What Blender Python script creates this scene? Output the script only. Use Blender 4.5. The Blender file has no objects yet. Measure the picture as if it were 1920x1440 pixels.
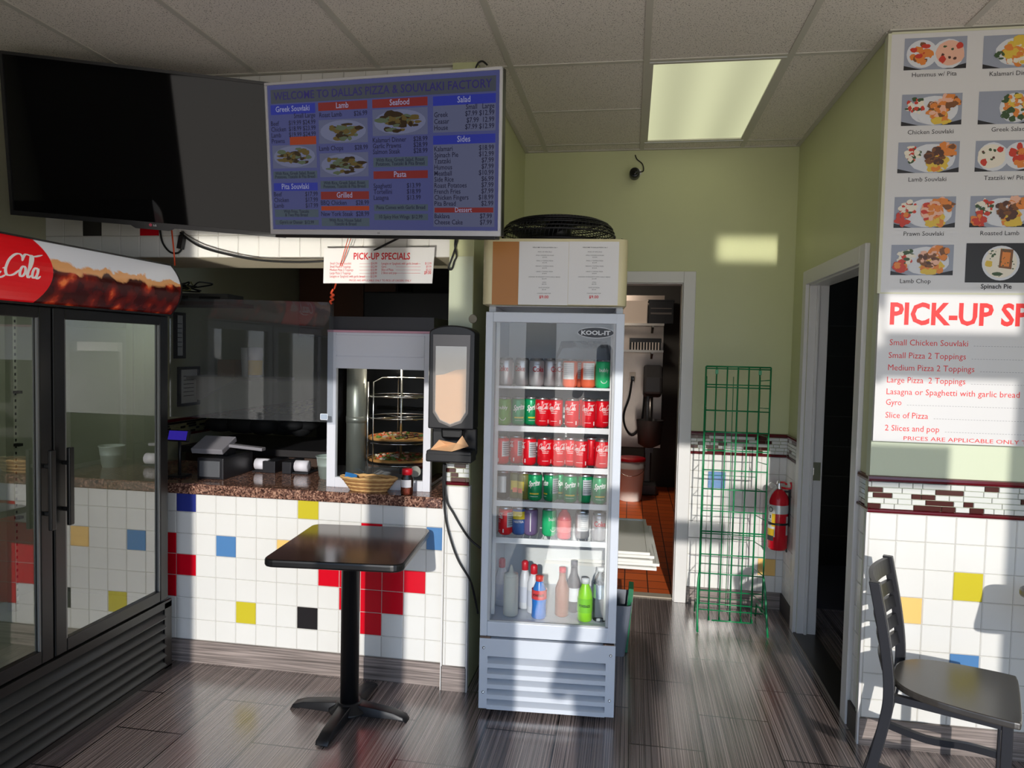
import bpy, bmesh, math, random
from mathutils import Vector, Matrix, Euler
SC = bpy.context.scene
COL = SC.collection
PI = math.pi
R = math.radians

# ---------------------------------------------------------------- camera, light, exposure
H = 1.53                                   # eye height
YAW, PITCH, ROLL, FPX = R(9.374), R(2.625), R(1.215), 1343.8
def cam_axes():
    f = Vector((-math.sin(YAW)*math.cos(PITCH), math.cos(YAW)*math.cos(PITCH), -math.sin(PITCH)))
    r = Vector((math.cos(YAW), math.sin(YAW), 0)); u = r.cross(f)
    return (math.cos(ROLL)*r + math.sin(ROLL)*u, -math.sin(ROLL)*r + math.cos(ROLL)*u, f)
AX_R, AX_U, AX_F = cam_axes()
cd = bpy.data.cameras.new('camera'); cam = bpy.data.objects.new('camera', cd); COL.objects.link(cam)
m = Matrix((AX_R, AX_U, -AX_F)).transposed().to_4x4(); m.translation = (0, 0, H)
cam.matrix_world = m
cd.sensor_width = 36; cd.lens = FPX/1920*36; cd.clip_start = 0.05
SC.camera = cam
SC.view_settings.view_transform = 'Standard'; SC.view_settings.look = 'None'
SC.view_settings.gamma = 1; SC.view_settings.use_curve_mapping = False
SC.view_settings.exposure = 0.12

def srgb(r, g, b):
    f = lambda c: (c/255/12.92) if c/255 <= .04045 else ((c/255+.055)/1.055)**2.4
    return (f(r), f(g), f(b), 1)

SUN_DIR = Vector((-.062, 1, -.305)).normalized()
W = bpy.data.worlds.new('world'); SC.world = W; W.use_nodes = True
wn, wl = W.node_tree.nodes, W.node_tree.links
tc = wn.new('ShaderNodeTexCoord'); sx = wn.new('ShaderNodeSeparateXYZ'); cr = wn.new('ShaderNodeValToRGB')
mr = wn.new('ShaderNodeMapRange'); mr.inputs[1].default_value = -1; mr.inputs[2].default_value = 1
wl.new(tc.outputs['Generated'], sx.inputs[0]); wl.new(sx.outputs['Z'], mr.inputs[0]); wl.new(mr.outputs[0], cr.inputs[0])
el = cr.color_ramp.elements
el[0].position = .44; el[0].color = (.86, .80, .74, 1)
el[1].position = .56; el[1].color = (.60, .77, 1.05, 1)
e = el.new(.49); e.color = (.84, .81, .77, 1)
e = el.new(.51); e.color = (.72, .77, .84, 1)
wl.new(cr.outputs[0], wn['Background'].inputs[0]); wn['Background'].inputs[1].default_value = 2.3

def lamp(name, kind, loc, direction, energy, color=(1, 1, 1), **kw):
    d = bpy.data.lights.new(name, kind); d.energy = energy; d.color = color
    for k, v in kw.items(): setattr(d, k, v)
    o = bpy.data.objects.new(name, d); COL.objects.link(o); o.location = loc
    o.rotation_euler = Vector(direction).to_track_quat('-Z', 'Y').to_euler()
    return o
lamp('sun', 'SUN', (0, -6, 4), SUN_DIR, 2.75, (1.0, .955, .88), angle=R(.6))
# sunlight thrown back up by parked cars and wet paving outside the shop front
UP = Vector((-.062, 1, .334)).normalized()
def glint(x0, x1, z0, z1, Y, power):
    c = Vector(((x0+x1)/2, Y, (z0+z1)/2)); c -= UP*((Y+.9)/UP.y)
    a = (x1-x0)*(z1-z0)
    return lamp('glint_light', 'AREA', c, UP, power*a, (1, .95, .84), shape='RECTANGLE', size=x1-x0, size_y=(z1-z0)*UP.y, spread=R(1.0))
glint(-2.04, -1.17, 1.78, 2.03, 3.1, 3.0)
glint(-.99, -.74, 1.72, 2.03, 3.1, 1.5)
glint(.50, .86, 2.10, 2.24, 4.5, 2.6)

# ---------------------------------------------------------------- picture point -> place on a known plane
def ray(u, v):
    return (AX_R*((u-960)/FPX) - AX_U*((v-720)/FPX) + AX_F)
def on_y(u, v, Y):
    d = ray(u, v); p = d*(Y/d.y); return Vector((p.x, p.y, p.z+H))
def on_x(u, v, X):
    d = ray(u, v); p = d*(X/d.x); return Vector((p.x, p.y, p.z+H))
def on_z(u, v, z=0):
    d = ray(u, v); p = d*((z-H)/d.z); return Vector((p.x, p.y, z))

# ---------------------------------------------------------------- materials
MATS = {}
def mat(name, col, rough=.5, metal=0, spec=.5, emit=None, estr=1, noise=0, nscale=20, bump=0, bscale=60, trans=0, coat=0, stretch=None):
    if name in MATS: return MATS[name]
    m = bpy.data.materials.new(name); m.use_nodes = True; MATS[name] = m
    n, l = m.node_tree.nodes, m.node_tree.links; b = n['Principled BSDF']
    b.inputs['Base Color'].default_value = col; b.inputs['Roughness'].default_value = rough
    b.inputs['Metallic'].default_value = metal; b.inputs['Specular IOR Level'].default_value = spec
    b.inputs['Coat Weight'].default_value = coat
    if trans: b.inputs['Transmission Weight'].default_value = trans
    if emit: b.inputs['Emission Color'].default_value = emit; b.inputs['Emission Strength'].default_value = estr
    if noise or bump:
        t = n.new('ShaderNodeTexCoord'); src = t.outputs['Object']
        if stretch:
            mp = n.new('ShaderNodeMapping'); mp.inputs['Scale'].default_value = stretch; l.new(src, mp.inputs[0]); src = mp.outputs[0]
    if noise:
        t1 = n.new('ShaderNodeTexNoise'); t1.inputs['Scale'].default_value = nscale; t1.inputs['Detail'].default_value = 6
        l.new(src, t1.inputs['Vector'])
        mx = n.new('ShaderNodeMixRGB'); mx.blend_type = 'MULTIPLY'; mx.inputs[0].default_value = noise
        mx.inputs[1].default_value = col
        rr = n.new('ShaderNodeValToRGB'); rr.color_ramp.elements[0].position = .3; rr.color_ramp.elements[1].position = .7
        l.new(t1.outputs[0], rr.inputs[0]); l.new(rr.outputs[0], mx.inputs[2]); l.new(mx.outputs[0], b.inputs['Base Color'])
    if bump:
        t2 = n.new('ShaderNodeTexNoise'); t2.inputs['Scale'].default_value = bscale; l.new(src, t2.inputs['Vector'])
        bp = n.new('ShaderNodeBump'); bp.inputs['Strength'].default_value = bump; bp.inputs['Distance'].default_value = .004
        l.new(t2.outputs[0], bp.inputs['Height']); l.new(bp.outputs[0], b.inputs['Normal'])
    return m

def glass(name, tint=(.93, .96, .95, 1), rough=.0, refl=1.0, haze=0.0):
    if name in MATS: return MATS[name]
    m = bpy.data.materials.new(name); m.use_nodes = True; MATS[name] = m
    n, l = m.node_tree.nodes, m.node_tree.links; n.remove(n['Principled BSDF'])
    tr = n.new('ShaderNodeBsdfTransparent'); tr.inputs[0].default_value = tint
    gl = n.new('ShaderNodeBsdfGlossy'); gl.inputs['Roughness'].default_value = rough
    fr = n.new('ShaderNodeFresnel'); fr.inputs[0].default_value = 1.5
    mu = n.new('ShaderNodeMath'); mu.operation = 'MULTIPLY'; mu.inputs[1].default_value = refl; mu.use_clamp = True
    mx = n.new('ShaderNodeMixShader')
    l.new(fr.outputs[0], mu.inputs[0]); l.new(mu.outputs[0], mx.inputs[0]); l.new(tr.outputs[0], mx.inputs[1]); l.new(gl.outputs[0], mx.inputs[2])
    out = mx
    if haze:
        df = n.new('ShaderNodeBsdfDiffuse'); df.inputs[0].default_value = (.8, .82, .85, 1)
        m2 = n.new('ShaderNodeMixShader'); m2.inputs[0].default_value = haze
        l.new(mx.outputs[0], m2.inputs[1]); l.new(df.outputs[0], m2.inputs[2]); out = m2
    l.new(out.outputs[0], n['Material Output'].inputs[0]); return m

def clear(name, tint=(1, 1, 1, 1)):
    if name in MATS: return MATS[name]
    m = bpy.data.materials.new(name); m.use_nodes = True; MATS[name] = m
    n, l = m.node_tree.nodes, m.node_tree.links; n.remove(n['Principled BSDF'])
    tr = n.new('ShaderNodeBsdfTransparent'); tr.inputs[0].default_value = tint; l.new(tr.outputs[0], n['Material Output'].inputs[0]); return m

# ---------------------------------------------------------------- lettering
TXT = {}
def text2d(s, bold=0):
    k = (s, bold)
    if k in TXT: return TXT[k]
    c = bpy.data.curves.new('lettering', 'FONT'); c.body = s; c.size = 1; c.resolution_u = 2; c.offset = bold
    o = bpy.data.objects.new('lettering', c); me = bpy.data.meshes.new_from_object(o)
    vs = [(v.co.x, v.co.y) for v in me.vertices]; fs = [tuple(p.vertices) for p in me.polygons]
    bpy.data.objects.remove(o); bpy.data.curves.remove(c); bpy.data.meshes.remove(me)
    xs = [v[0] for v in vs] or [0]
    TXT[k] = (vs, fs, min(xs), max(xs)); return TXT[k]

def smooth2(pts, n=6, closed=False):
    out = []; N = len(pts)
    seg = N if closed else N-1
    for i in range(seg):
        if closed: p0, p1, p2, p3 = pts[i-1], pts[i], pts[(i+1) % N], pts[(i+2) % N]
        else: p0, p1, p2, p3 = pts[max(i-1, 0)], pts[i], pts[i+1], pts[min(i+2, N-1)]
        for j in range(n):
            t = j/n
            out.append(tuple(.5*((2*b)+(c-a)*t+(2*a-5*b+4*c-d)*t*t+(3*b-a-3*c+d)*t**3) for a, b, c, d in zip(p0, p1, p2, p3)))
    if not closed: out.append(tuple(pts[-1]))
    return out

def ribbon2d(strokes, wmin=.055, wmax=.15, slant=.25):
    vs, fs = [], []
    for pts, closed in strokes:
        p = smooth2(pts, 5, closed); n = len(p); base = len(vs)
        for i in range(n):
            a = p[i-1] if (i or closed) else p[i]; b = p[(i+1) % n] if (i < n-1 or closed) else p[i]
            dx, dy = b[0]-a[0], b[1]-a[1]; L = math.hypot(dx, dy) or 1
            w = wmin+(wmax-wmin)*abs(dy/L)
            if not closed: w *= min(1, .35+min(i, n-1-i)/4)
            nx, ny = -dy/L*w/2, dx/L*w/2
            for s in (1, -1):
                x, y = p[i][0]+s*nx, p[i][1]+s*ny
                vs.append((x+slant*y, y))
        for i in range(n if closed else n-1):
            j = (i+1) % n
            fs.append((base+2*i, base+2*i+1, base+2*j+1, base+2*j))
    xs = [v[0] for v in vs]
    return vs, fs, min(xs), max(xs)
def _ell(cx, cy, rx, ry): return ([(cx+rx*math.cos(a*PI/4), cy+ry*math.sin(a*PI/4)) for a in range(8)], True)
def _bigc(x): return ([(x+.93, .70), (x+.98, .86), (x+.84, 1.0), (x+.55, .93), (x+.24, .65), (x+.14, .28), (x+.3, .03), (x+.6, .06), (x+.86, .3)], False)
def _a(x): return [_ell(x+.16, .25, .14, .22), ([(x+.33, .47), (x+.29, .12), (x+.38, .02), (x+.52, .14)], False)]
SCRIPT = [_bigc(0), ([(.93, .70), (.80, .66), (.78, .82)], False), _ell(1.06, .25, .14, .22),
          ([(1.56, .40), (1.44, .47), (1.3, .33), (1.29, .12), (1.4, .02), (1.58, .14)], False)] + _a(1.6) + \
         [([(2.12, .28), (2.3, .31)], False), _bigc(2.15), ([(2.4, .02), (2.15, -.12), (1.5, -.18), (.9, -.1)], False),
          ([(3.08, .70), (3.3, 1.02), (3.75, .98), (4.3, 1.12)], False), _ell(3.2, .25, .14, .22),
          ([(3.42, .12), (3.62, .6), (3.70, .94), (3.60, .98), (3.52, .6), (3.5, .15), (3.6, .02), (3.7, .12)], False)] + _a(3.72)
SCRIPT2D = ribbon2d(SCRIPT)

# ---------------------------------------------------------------- mesh building
class MB:
    def __init__(s): s.v, s.f, s.mi, s.sm = [], [], [], []
    def add(s, vs, fs, m=0, smooth=False):
        b = len(s.v); s.v += [tuple(v) for v in vs]
        for f in fs: s.f.append(tuple(i+b for i in f)); s.mi.append(m); s.sm.append(smooth)
        return s
    def box(s, x0, x1, y0, y1, z0, z1, m=0):
        return s.add([(x0, y0, z0), (x1, y0, z0), (x1, y1, z0), (x0, y1, z0), (x0, y0, z1), (x1, y0, z1), (x1, y1, z1), (x0, y1, z1)],
                     [(0, 3, 2, 1), (4, 5, 6, 7), (0, 1, 5, 4), (1, 2, 6, 5), (2, 3, 7, 6), (3, 0, 4, 7)], m)
    def quad(s, a, b, c, d, m=0): return s.add([a, b, c, d], [(0, 1, 2, 3)], m)
    def tile(s, x0, x1, z0, z1, y, m=0, t=.003, c=.0022):
        o = [(x0, y, z0), (x1, y, z0), (x1, y, z1), (x0, y, z1)]
        i = [(x0+c, y-t, z0+c), (x1-c, y-t, z0+c), (x1-c, y-t, z1-c), (x0+c, y-t, z1-c)]
        return s.add(o+i, [(4, 5, 6, 7), (0, 1, 5, 4), (1, 2, 6, 5), (2, 3, 7, 6), (3, 0, 4, 7)], m)
    def prism(s, poly, a0, a1, axis='y', m=0, smooth=False):
        n = len(poly)
        f = {'y': lambda p, a: (p[0], a, p[1]), 'x': lambda p, a: (a, p[0], p[1]), 'z': lambda p, a: (p[0], p[1], a)}[axis]
        vs = [f(p, a0) for p in poly]+[f(p, a1) for p in poly]
        b = len(s.v); s.v += vs
        for fc in (tuple(range(n)), tuple(range(2*n-1, n-1, -1))): s.f.append(tuple(i+b for i in fc)); s.mi.append(m); s.sm.append(False)
        for i in range(n):
            j = (i+1) % n; s.f.append((b+i, b+n+i, b+n+j, b+j)); s.mi.append(m); s.sm.append(smooth)
        return s
    def tube(s, pts, r, n=8, m=0, closed=False, curve=0):
        pts = [Vector(p) for p in pts]
        if curve: pts = [Vector(p) for p in smooth2([tuple(p) for p in pts], curve, closed)]
        N = len(pts); rs = r if isinstance(r, (list, tuple)) else [r]*N
        up = None; b = len(s.v)
        for i, p in enumerate(pts):
            a = pts[i-1] if (i or closed) else p; c = pts[(i+1) % N] if (i < N-1 or closed) else p
            t = (c-a).normalized() if (c-a).length > 1e-9 else Vector((0, 0, 1))
            if up is None: up = t.orthogonal().normalized()
            up = (up-t*up.dot(t)); up = up.normalized() if up.length > 1e-6 else t.orthogonal().normalized()
            w = t.cross(up)
            for k in range(n):
                q = 2*PI*k/n; s.v.append(tuple(p+(up*math.cos(q)+w*math.sin(q))*rs[min(i, len(rs)-1)]))
        for i in range(N if closed else N-1):
            j = (i+1) % N
            for k in range(n):
                l = (k+1) % n; s.f.append((b+i*n+k, b+i*n+l, b+j*n+l, b+j*n+k)); s.mi.append(m); s.sm.append(True)
        if not closed:
            s.f.append(tuple(b+k for k in range(n-1, -1, -1))); s.mi.append(m); s.sm.append(False)
            s.f.append(tuple(b+(N-1)*n+k for k in range(n))); s.mi.append(m); s.sm.append(False)
        return s
    def lathe(s, prof, n=24, c=(0, 0, 0), m=0, caps=True, ms=None, axis='z', smooth=True):
        b = len(s.v); N = len(prof)
        for r, z in prof:
            for k in range(n):
                q = 2*PI*k/n; x, y = r*math.cos(q), r*math.sin(q)
                p = (x, y, z) if axis == 'z' else ((x, z, y) if axis == 'y' else (z, x, y))
                s.v.append((c[0]+p[0], c[1]+p[1], c[2]+p[2]))
        for i in range(N-1):
            for k in range(n):
                l = (k+1) % n; s.f.append((b+i*n+k, b+i*n+l, b+(i+1)*n+l, b+(i+1)*n+k)); s.mi.append(ms[i] if ms else m); s.sm.append(smooth)
        if caps:
            s.f.append(tuple(b+k for k in range(n-1, -1, -1))); s.mi.append(ms[0] if ms else m); s.sm.append(False)
            s.f.append(tuple(b+(N-1)*n+k for k in range(n))); s.mi.append(ms[-1] if ms else m); s.sm.append(False)
        return s
    def flat(s, d2, x, z, size, m=0, align='L', sx=1, w=None, y=-.001, fn=None):
        vs, fs, a, b = d2
        k = size*sx
        if w: k = w/(b-a)
        off = {'L': -a*k, 'C': -(a+b)/2*k, 'R': -b*k}[align]
        P = [(x+off+v[0]*k, y, z+v[1]*size) for v in vs]
        if fn: P = [fn(p) for p in P]
        return s.add(P, fs, m)
    def text(s, t, x, z, size, m=0, align='L', sx=1, w=None, y=-.001, bold=0, fn=None):
        return s.flat(text2d(t, bold), x, z, size, m, align, sx, w, y, fn)
    def rect(s, x0, x1, z0, z1, m=0, y=-.0005): return s.add([(x0, y, z0), (x1, y, z0), (x1, y, z1), (x0, y, z1)], [(0, 1, 2, 3)], m)
    def ellipse(s, cx, cz, rx, rz, m=0, y=-.0006, n=20, jit=0, rng=None):
        P = []
        for k in range(n):
            j = 1+(rng.uniform(-jit, jit) if jit else 0); P.append((cx+rx*j*math.cos(2*PI*k/n), y, cz+rz*j*math.sin(2*PI*k/n)))
        return s.add(P, [tuple(range(n))], m)
    def blob(s, c, r, m=0, n=8, k=5):
        b = len(s.v); cx, cy, cz = c; rx, ry, rz = (r if isinstance(r, (tuple, list)) else (r, r, r))
        for i in range(k+1):
            a = -PI/2+PI*i/k
            for j in range(n):
                q = 2*PI*j/n; s.v.append((cx+rx*math.cos(a)*math.cos(q), cy+ry*math.cos(a)*math.sin(q), cz+rz*math.sin(a)))
        for i in range(k):
            for j in range(n):
                l = (j+1) % n; s.f.append((b+i*n+j, b+i*n+l, b+(i+1)*n+l, b+(i+1)*n+j)); s.mi.append(m); s.sm.append(True)
        return s
    def move(s, d):
        s.v = [(x+d[0], y+d[1], z+d[2]) for x, y, z in s.v]; return s
    def build(s, name, mats, parent=None, bevel=0, subsurf=0, world=False, loc=None, rot=None):
        if world and parent is not None:
            q = parent.location; s.move((-q[0], -q[1], -q[2]))
        me = bpy.data.meshes.new(name); me.from_pydata(s.v, [], s.f); me.update()
        if not isinstance(mats, (list, tuple)): mats = [mats]
        for mm in mats: me.materials.append(mm)
        me.polygons.foreach_set('material_index', s.mi); me.polygons.foreach_set('use_smooth', s.sm)
        bm = bmesh.new(); bm.from_mesh(me); bmesh.ops.recalc_face_normals(bm, faces=bm.faces[:]) if s.fixn else None
        bm.to_mesh(me); bm.free()
        o = bpy.data.objects.new(name, me); COL.objects.link(o)
        if parent: o.parent = parent
        if loc: o.location = loc
        if rot: o.rotation_euler = rot
        if bevel:
            b = o.modifiers.new('bevel', 'BEVEL'); b.width = bevel; b.segments = 2; b.limit_method = 'ANGLE'; b.angle_limit = R(40)
        if subsurf:
            b = o.modifiers.new('subsurf', 'SUBSURF'); b.levels = b.render_levels = subsurf
        return o
    fixn = True

def tag(o, label, cat, group=None, kind=None):
    o['label'] = label; o['category'] = cat
    if group: o['group'] = group
    if kind: o['kind'] = kind
    return o
def thing(name, label, cat, loc=(0, 0, 0), rz=0, group=None, rot=None):
    o = bpy.data.objects.new(name, None); COL.objects.link(o); o.location = loc; o.empty_display_size = .05
    o.rotation_euler = rot if rot else (0, 0, rz)
    return tag(o, label, cat, group)
def struct(name, mb, mats, **kw):
    o = mb.build(name, mats, **kw); o['kind'] = 'structure'; return o
def dup(root, loc, label, group=None, rz=None):
    r = root.copy(); COL.objects.link(r); r.location = loc; r['label'] = label
    if rz is not None: r.rotation_euler[2] = rz
    if group: r['group'] = group
    for ch in list(root.children):
        c = ch.copy(); COL.objects.link(c); c.parent = r
        for g in list(ch.children):
            d = g.copy(); COL.objects.link(d); d.parent = c
    return r
def rrect(x0, x1, y0, y1, r, n=6):
    P = []
    for cx, cy, a in ((x1-r, y1-r, 0), (x0+r, y1-r, 90), (x0+r, y0+r, 180), (x1-r, y0+r, 270)):
        for k in range(n+1): q = R(a+90*k/n); P.append((cx+r*math.cos(q), cy+r*math.sin(q)))
    return P
# ---------------------------------------------------------------- shared materials
WHITE_TILE = mat('white_glazed_tile', (.80, .79, .76, 1), .22, noise=.04, nscale=3)
GROUT = mat('grout', srgb(185, 182, 176), .9)
T_YEL = mat('yellow_tile', srgb(205, 190, 50), .22); T_BLU = mat('blue_tile', srgb(84, 132, 185), .22)
T_ORA = mat('apricot_tile', srgb(244, 200, 120), .22); T_RED = mat('red_tile', srgb(215, 12, 36), .2)
T_BLK = mat('black_tile', srgb(38, 36, 38), .2); T_NAV = mat('navy_tile', srgb(50, 60, 140), .2)
TILES = [GROUT, WHITE_TILE, T_YEL, T_BLU, T_ORA, T_RED, T_BLK, T_NAV]
GREEN = mat('green_paint', srgb(202, 206, 160), .42, noise=.05, nscale=2.5)
PALE = mat('pale_green_paint', srgb(206, 214, 188), .5)
MAROON = mat('maroon_glass', srgb(92, 18, 28), .15); MOS_D = mat('brown_glass', srgb(74, 38, 36), .12)
MOS_W = mat('silver_white_glass', srgb(214, 216, 212), .12)
TRIMW = mat('white_trim_paint', (.74, .73, .72, 1), .4)
BLACKP = mat('black_plastic', srgb(26, 26, 29), .35); BLACKM = mat('black_metal', srgb(30, 30, 33), .38, .3)
CHROME = mat('chrome', (.75, .75, .76, 1), .18, 1); STEEL = mat('brushed_steel', (.56, .52, .47, 1), .34, 1)
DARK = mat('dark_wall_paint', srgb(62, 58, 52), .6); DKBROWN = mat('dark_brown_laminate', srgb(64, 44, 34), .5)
CORD = mat('black_cable', srgb(16, 16, 17), .5); ORCORD = mat('orange_cord', srgb(232, 84, 44), .6)
PAPER = mat('white_paper', srgb(226, 225, 224), .6); INK = mat('dark_ink', srgb(52, 52, 56), .7); REDINK = mat('red_ink', srgb(206, 30, 38), .6)
CLEAR = glass('clear_glass')

def plank_mat(name, turn, loc):
    m = bpy.data.materials.new(name); m.use_nodes = True; n, l = m.node_tree.nodes, m.node_tree.links; b = n['Principled BSDF']
    t = n.new('ShaderNodeTexCoord'); mp = n.new('ShaderNodeMapping'); mp.inputs['Location'].default_value = loc; mp.inputs['Rotation'].default_value = (0, 0, turn)
    br = n.new('ShaderNodeTexBrick'); br.inputs['Scale'].default_value = 1; br.inputs['Brick Width'].default_value = .576; br.inputs['Row Height'].default_value = .288
    br.inputs['Mortar Size'].default_value = .0036; br.inputs['Mortar Smooth'].default_value = .2; br.offset = .5
    br.inputs['Color1'].default_value = srgb(168, 153, 150); br.inputs['Color2'].default_value = srgb(142, 129, 127); br.inputs['Mortar'].default_value = srgb(26, 22, 22)
    l.new(t.outputs['Object'], mp.inputs[0]); l.new(mp.outputs[0], br.inputs[0])
    m2 = n.new('ShaderNodeMapping'); m2.inputs['Scale'].default_value = (.45, 190, 1); l.new(mp.outputs[0], m2.inputs[0])
    nz = n.new('ShaderNodeTexNoise'); nz.inputs['Scale'].default_value = 1; nz.inputs['Detail'].default_value = 3; nz.inputs['Roughness'].default_value = .7; l.new(m2.outputs[0], nz.inputs[0])
    cr = n.new('ShaderNodeValToRGB'); cr.color_ramp.elements[0].position = .42; cr.color_ramp.elements[0].color = (.13, .12, .12, 1); cr.color_ramp.elements[1].position = .62; cr.color_ramp.elements[1].color = (1.0, .97, .95, 1)
    l.new(nz.outputs[0], cr.inputs[0])
    mx = n.new('ShaderNodeMixRGB'); mx.blend_type = 'MULTIPLY'; mx.inputs[0].default_value = .92; l.new(br.outputs[0], mx.inputs[1]); l.new(cr.outputs[0], mx.inputs[2]); l.new(mx.outputs[0], b.inputs['Base Color'])
    rr = n.new('ShaderNodeMapRange'); rr.inputs[3].default_value = .20; rr.inputs[4].default_value = .32; l.new(nz.outputs[0], rr.inputs[0]); l.new(rr.outputs[0], b.inputs['Roughness'])
    b.inputs['Coat Weight'].default_value = 1; b.inputs['Coat Roughness'].default_value = .2; b.inputs['Coat IOR'].default_value = 1.6
    bp = n.new('ShaderNodeBump'); bp.inputs['Strength'].default_value = .25; bp.inputs['Distance'].default_value = .001; l.new(nz.outputs[0], bp.inputs['Height']); l.new(bp.outputs[0], b.inputs['Normal'])
    MATS[name] = m; return m
# planks run away from the camera: texture u = world Y, v = world X
FLOORM = plank_mat('wood_look_floor_tile', R(90), (20*.288*1-.322+5.76*0, 0, 0))
def fix_floor():
    mp = [x for x in FLOORM.node_tree.nodes if x.type == 'MAPPING'][0]
    n, l = FLOORM.node_tree.nodes, FLOORM.node_tree.links
    # swap axes explicitly so row and joint phases are exact
    tcn = [x for x in n if x.type == 'TEX_COORD'][0]; s = n.new('ShaderNodeSeparateXYZ'); c = n.new('ShaderNodeCombineXYZ')
    ax = n.new('ShaderNodeMath'); ax.inputs[1].default_value = -.322+20*.288
    ay = n.new('ShaderNodeMath'); ay.inputs[1].default_value = -3.08+.288+20*.576
    l.new(tcn.outputs['Object'], s.inputs[0]); l.new(s.outputs['X'], ax.inputs[0]); l.new(s.outputs['Y'], ay.inputs[0])
    l.new(ay.outputs[0], c.inputs[0]); l.new(ax.outputs[0], c.inputs[1])
    mp.inputs['Location'].default_value = (0, 0, 0); mp.inputs['Rotation'].default_value = (0, 0, 0); l.new(c.outputs[0], mp.inputs[0])
fix_floor()
BASEM = mat('wood_look_base_tile', srgb(172, 158, 152), .4, noise=.75, nscale=1, stretch=(3, 3, 140))

def tileset(mb, xs, zs, cols, y=0):
    mb.box(xs[0], xs[-1], y, y+.004, zs[0], zs[-1], 0)
    for i in range(len(xs)-1):
        for j in range(len(zs)-1):
            mb.tile(xs[i]+.0012, xs[i+1]-.0012, zs[j]+.0012, zs[j+1]-.0012, y, cols.get((i, j), 1))
    return mb
def mosaic(mb, x0, x1, z0, z1, rng, y=0, dark=.28):
    """red liner, staggered glass bricks, red liner; materials 0 maroon 1 brown 2 silver"""
    lh = .017
    for a, c in ((z0, z0+lh), (z1-lh*1.4, z1)):
        mb.prism([(y+.002, a), (y-.010, a+.003), (y-.012, (a+c)/2), (y-.010, c-.003), (y+.002, c)], x0, x1, 'x', 0)
    n = 5; h = (z1-lh*1.4-z0-lh)/n
    for r in range(n):
        x = x0-rng.uniform(0, .05); zz = z0+lh+r*h
        while x < x1:
            w = rng.choice((.035, .05, .05, .07, .10)); a, b = max(x, x0), min(x+w, x1)
            if b-a > .004: mb.tile(a+.0008, b-.0008, zz+.0008, zz+h-.0008, y, 1 if rng.random() < dark else 2, .003, .001)
            x += w
    return mb
MOSM = [MAROON, MOS_D, MOS_W]
rng = random.Random(4)

# ---------------------------------------------------------------- setting
struct('floor', MB().box(-2.9, 2.95, -.35, 4.56, -.1, 0), FLOORM)
CZ = 2.775
CEILM = bpy.data.materials.new('ceiling_tile'); CEILM.use_nodes = True
def _ceil():
    n, l = CEILM.node_tree.nodes, CEILM.node_tree.links; b = n['Principled BSDF']; b.inputs['Roughness'].default_value = .9
    t = n.new('ShaderNodeTexCoord'); z = n.new('ShaderNodeTexNoise'); z.inputs['Scale'].default_value = 210; z.inputs['Detail'].default_value = 2; l.new(t.outputs['Object'], z.inputs[0])
    c = n.new('ShaderNodeValToRGB'); c.color_ramp.elements[0].position = .33; c.color_ramp.elements[0].color = srgb(130, 122, 114); c.color_ramp.elements[1].position = .42; c.color_ramp.elements[1].color = srgb(226, 219, 210)
    l.new(z.outputs[0], c.inputs[0]); l.new(c.outputs[0], b.inputs['Base Color'])
_ceil()
LX = [.03+.585*k for k in range(-5, 5)]
mb = MB()
L0, L1, M0, M1 = LX[5], LX[6], 3.16, 4.35      # opening for the light
mb.box(-2.9, L0, 1.0, 4.56, CZ, CZ+.05).box(L1, 2.95, 1.0, 4.56, CZ, CZ+.05).box(L0, L1, 1.0, M0, CZ, CZ+.05).box(L0, L1, M1, 4.56, CZ, CZ+.05)
mb.box(-2.9, 2.95, .95, 1.0, CZ, 3.15).box(-2.9, 2.95, -.35, .95, 3.1, 3.15)
struct('ceiling', mb, CEILM)
GRIDM = mat('ceiling_grid_metal', srgb(196, 192, 182), .5)
mb = MB()
for x in LX:
    mb.box(x-.013, x+.013, 1.0, 4.5, CZ-.005, CZ-.0005)
for y in (1.98, 3.15, 4.36): mb.box(-2.85, 2.9, y-.012, y+.012, CZ-.0045, CZ-.0005)
mb.box(LX[4], LX[5], 3.745, 3.765, CZ-.004, CZ-.0005)
mb.box(-.69, .95, 4.478, 4.499, CZ-.006, CZ-.0005).box(.922, .944, 2.98, 4.48, CZ-.006, CZ-.0005).box(-.688, -.668, 3.1, 4.48, CZ-.006, CZ-.0005).box(-2.84, -.69, 3.088, 3.108, CZ-.006, CZ-.0005).box(.93, 2.9, 2.957, 2.979, CZ-.006, CZ-.0005)
struct('trim_1', mb, GRIDM)

# counter half wall
XS = [-2.033+.1037*k for k in range(-6, 12)]+[-.813]
ZS = [.107, .206, .311, .417, .521, .622, .727, .817]
def ck(i, row): return (i+6, 6-row)
cc = {}
for i, r, c in ((5, 0, 2), (1, 2, 3), (4, 2, 4), (11, 1, 3), (2, 5, 2), (5, 5, 6), (8, 1, 5), (7, 2, 5), (8, 2, 5), (9, 2, 5), (6, 3, 5), (7, 3, 5), (8, 3, 5), (9, 3, 5), (10, 3, 5), (7, 4, 5), (8, 4, 5), (9, 4, 5), (8, 5, 5),
                (-1, 0, 7), (-1, 3, 5), (-2, 2, 5), (-2, 3, 5), (-2, 4, 5), (-3, 3, 5), (-3, 1, 5), (-4, 3, 5), (-3, 2, 5)):
    cc[ck(i, r)] = c
mb = MB(); mb.box(XS[0], -.80, 3.114, 3.21, 0, .817, 0); tileset(mb, XS, ZS, cc, 3.11)
struct('wall_counter', mb, TILES)
mb = MB().box(XS[0], -.805, 3.098, 3.113, 0, .104)
struct('baseboard_counter', mb, BASEM)
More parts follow.
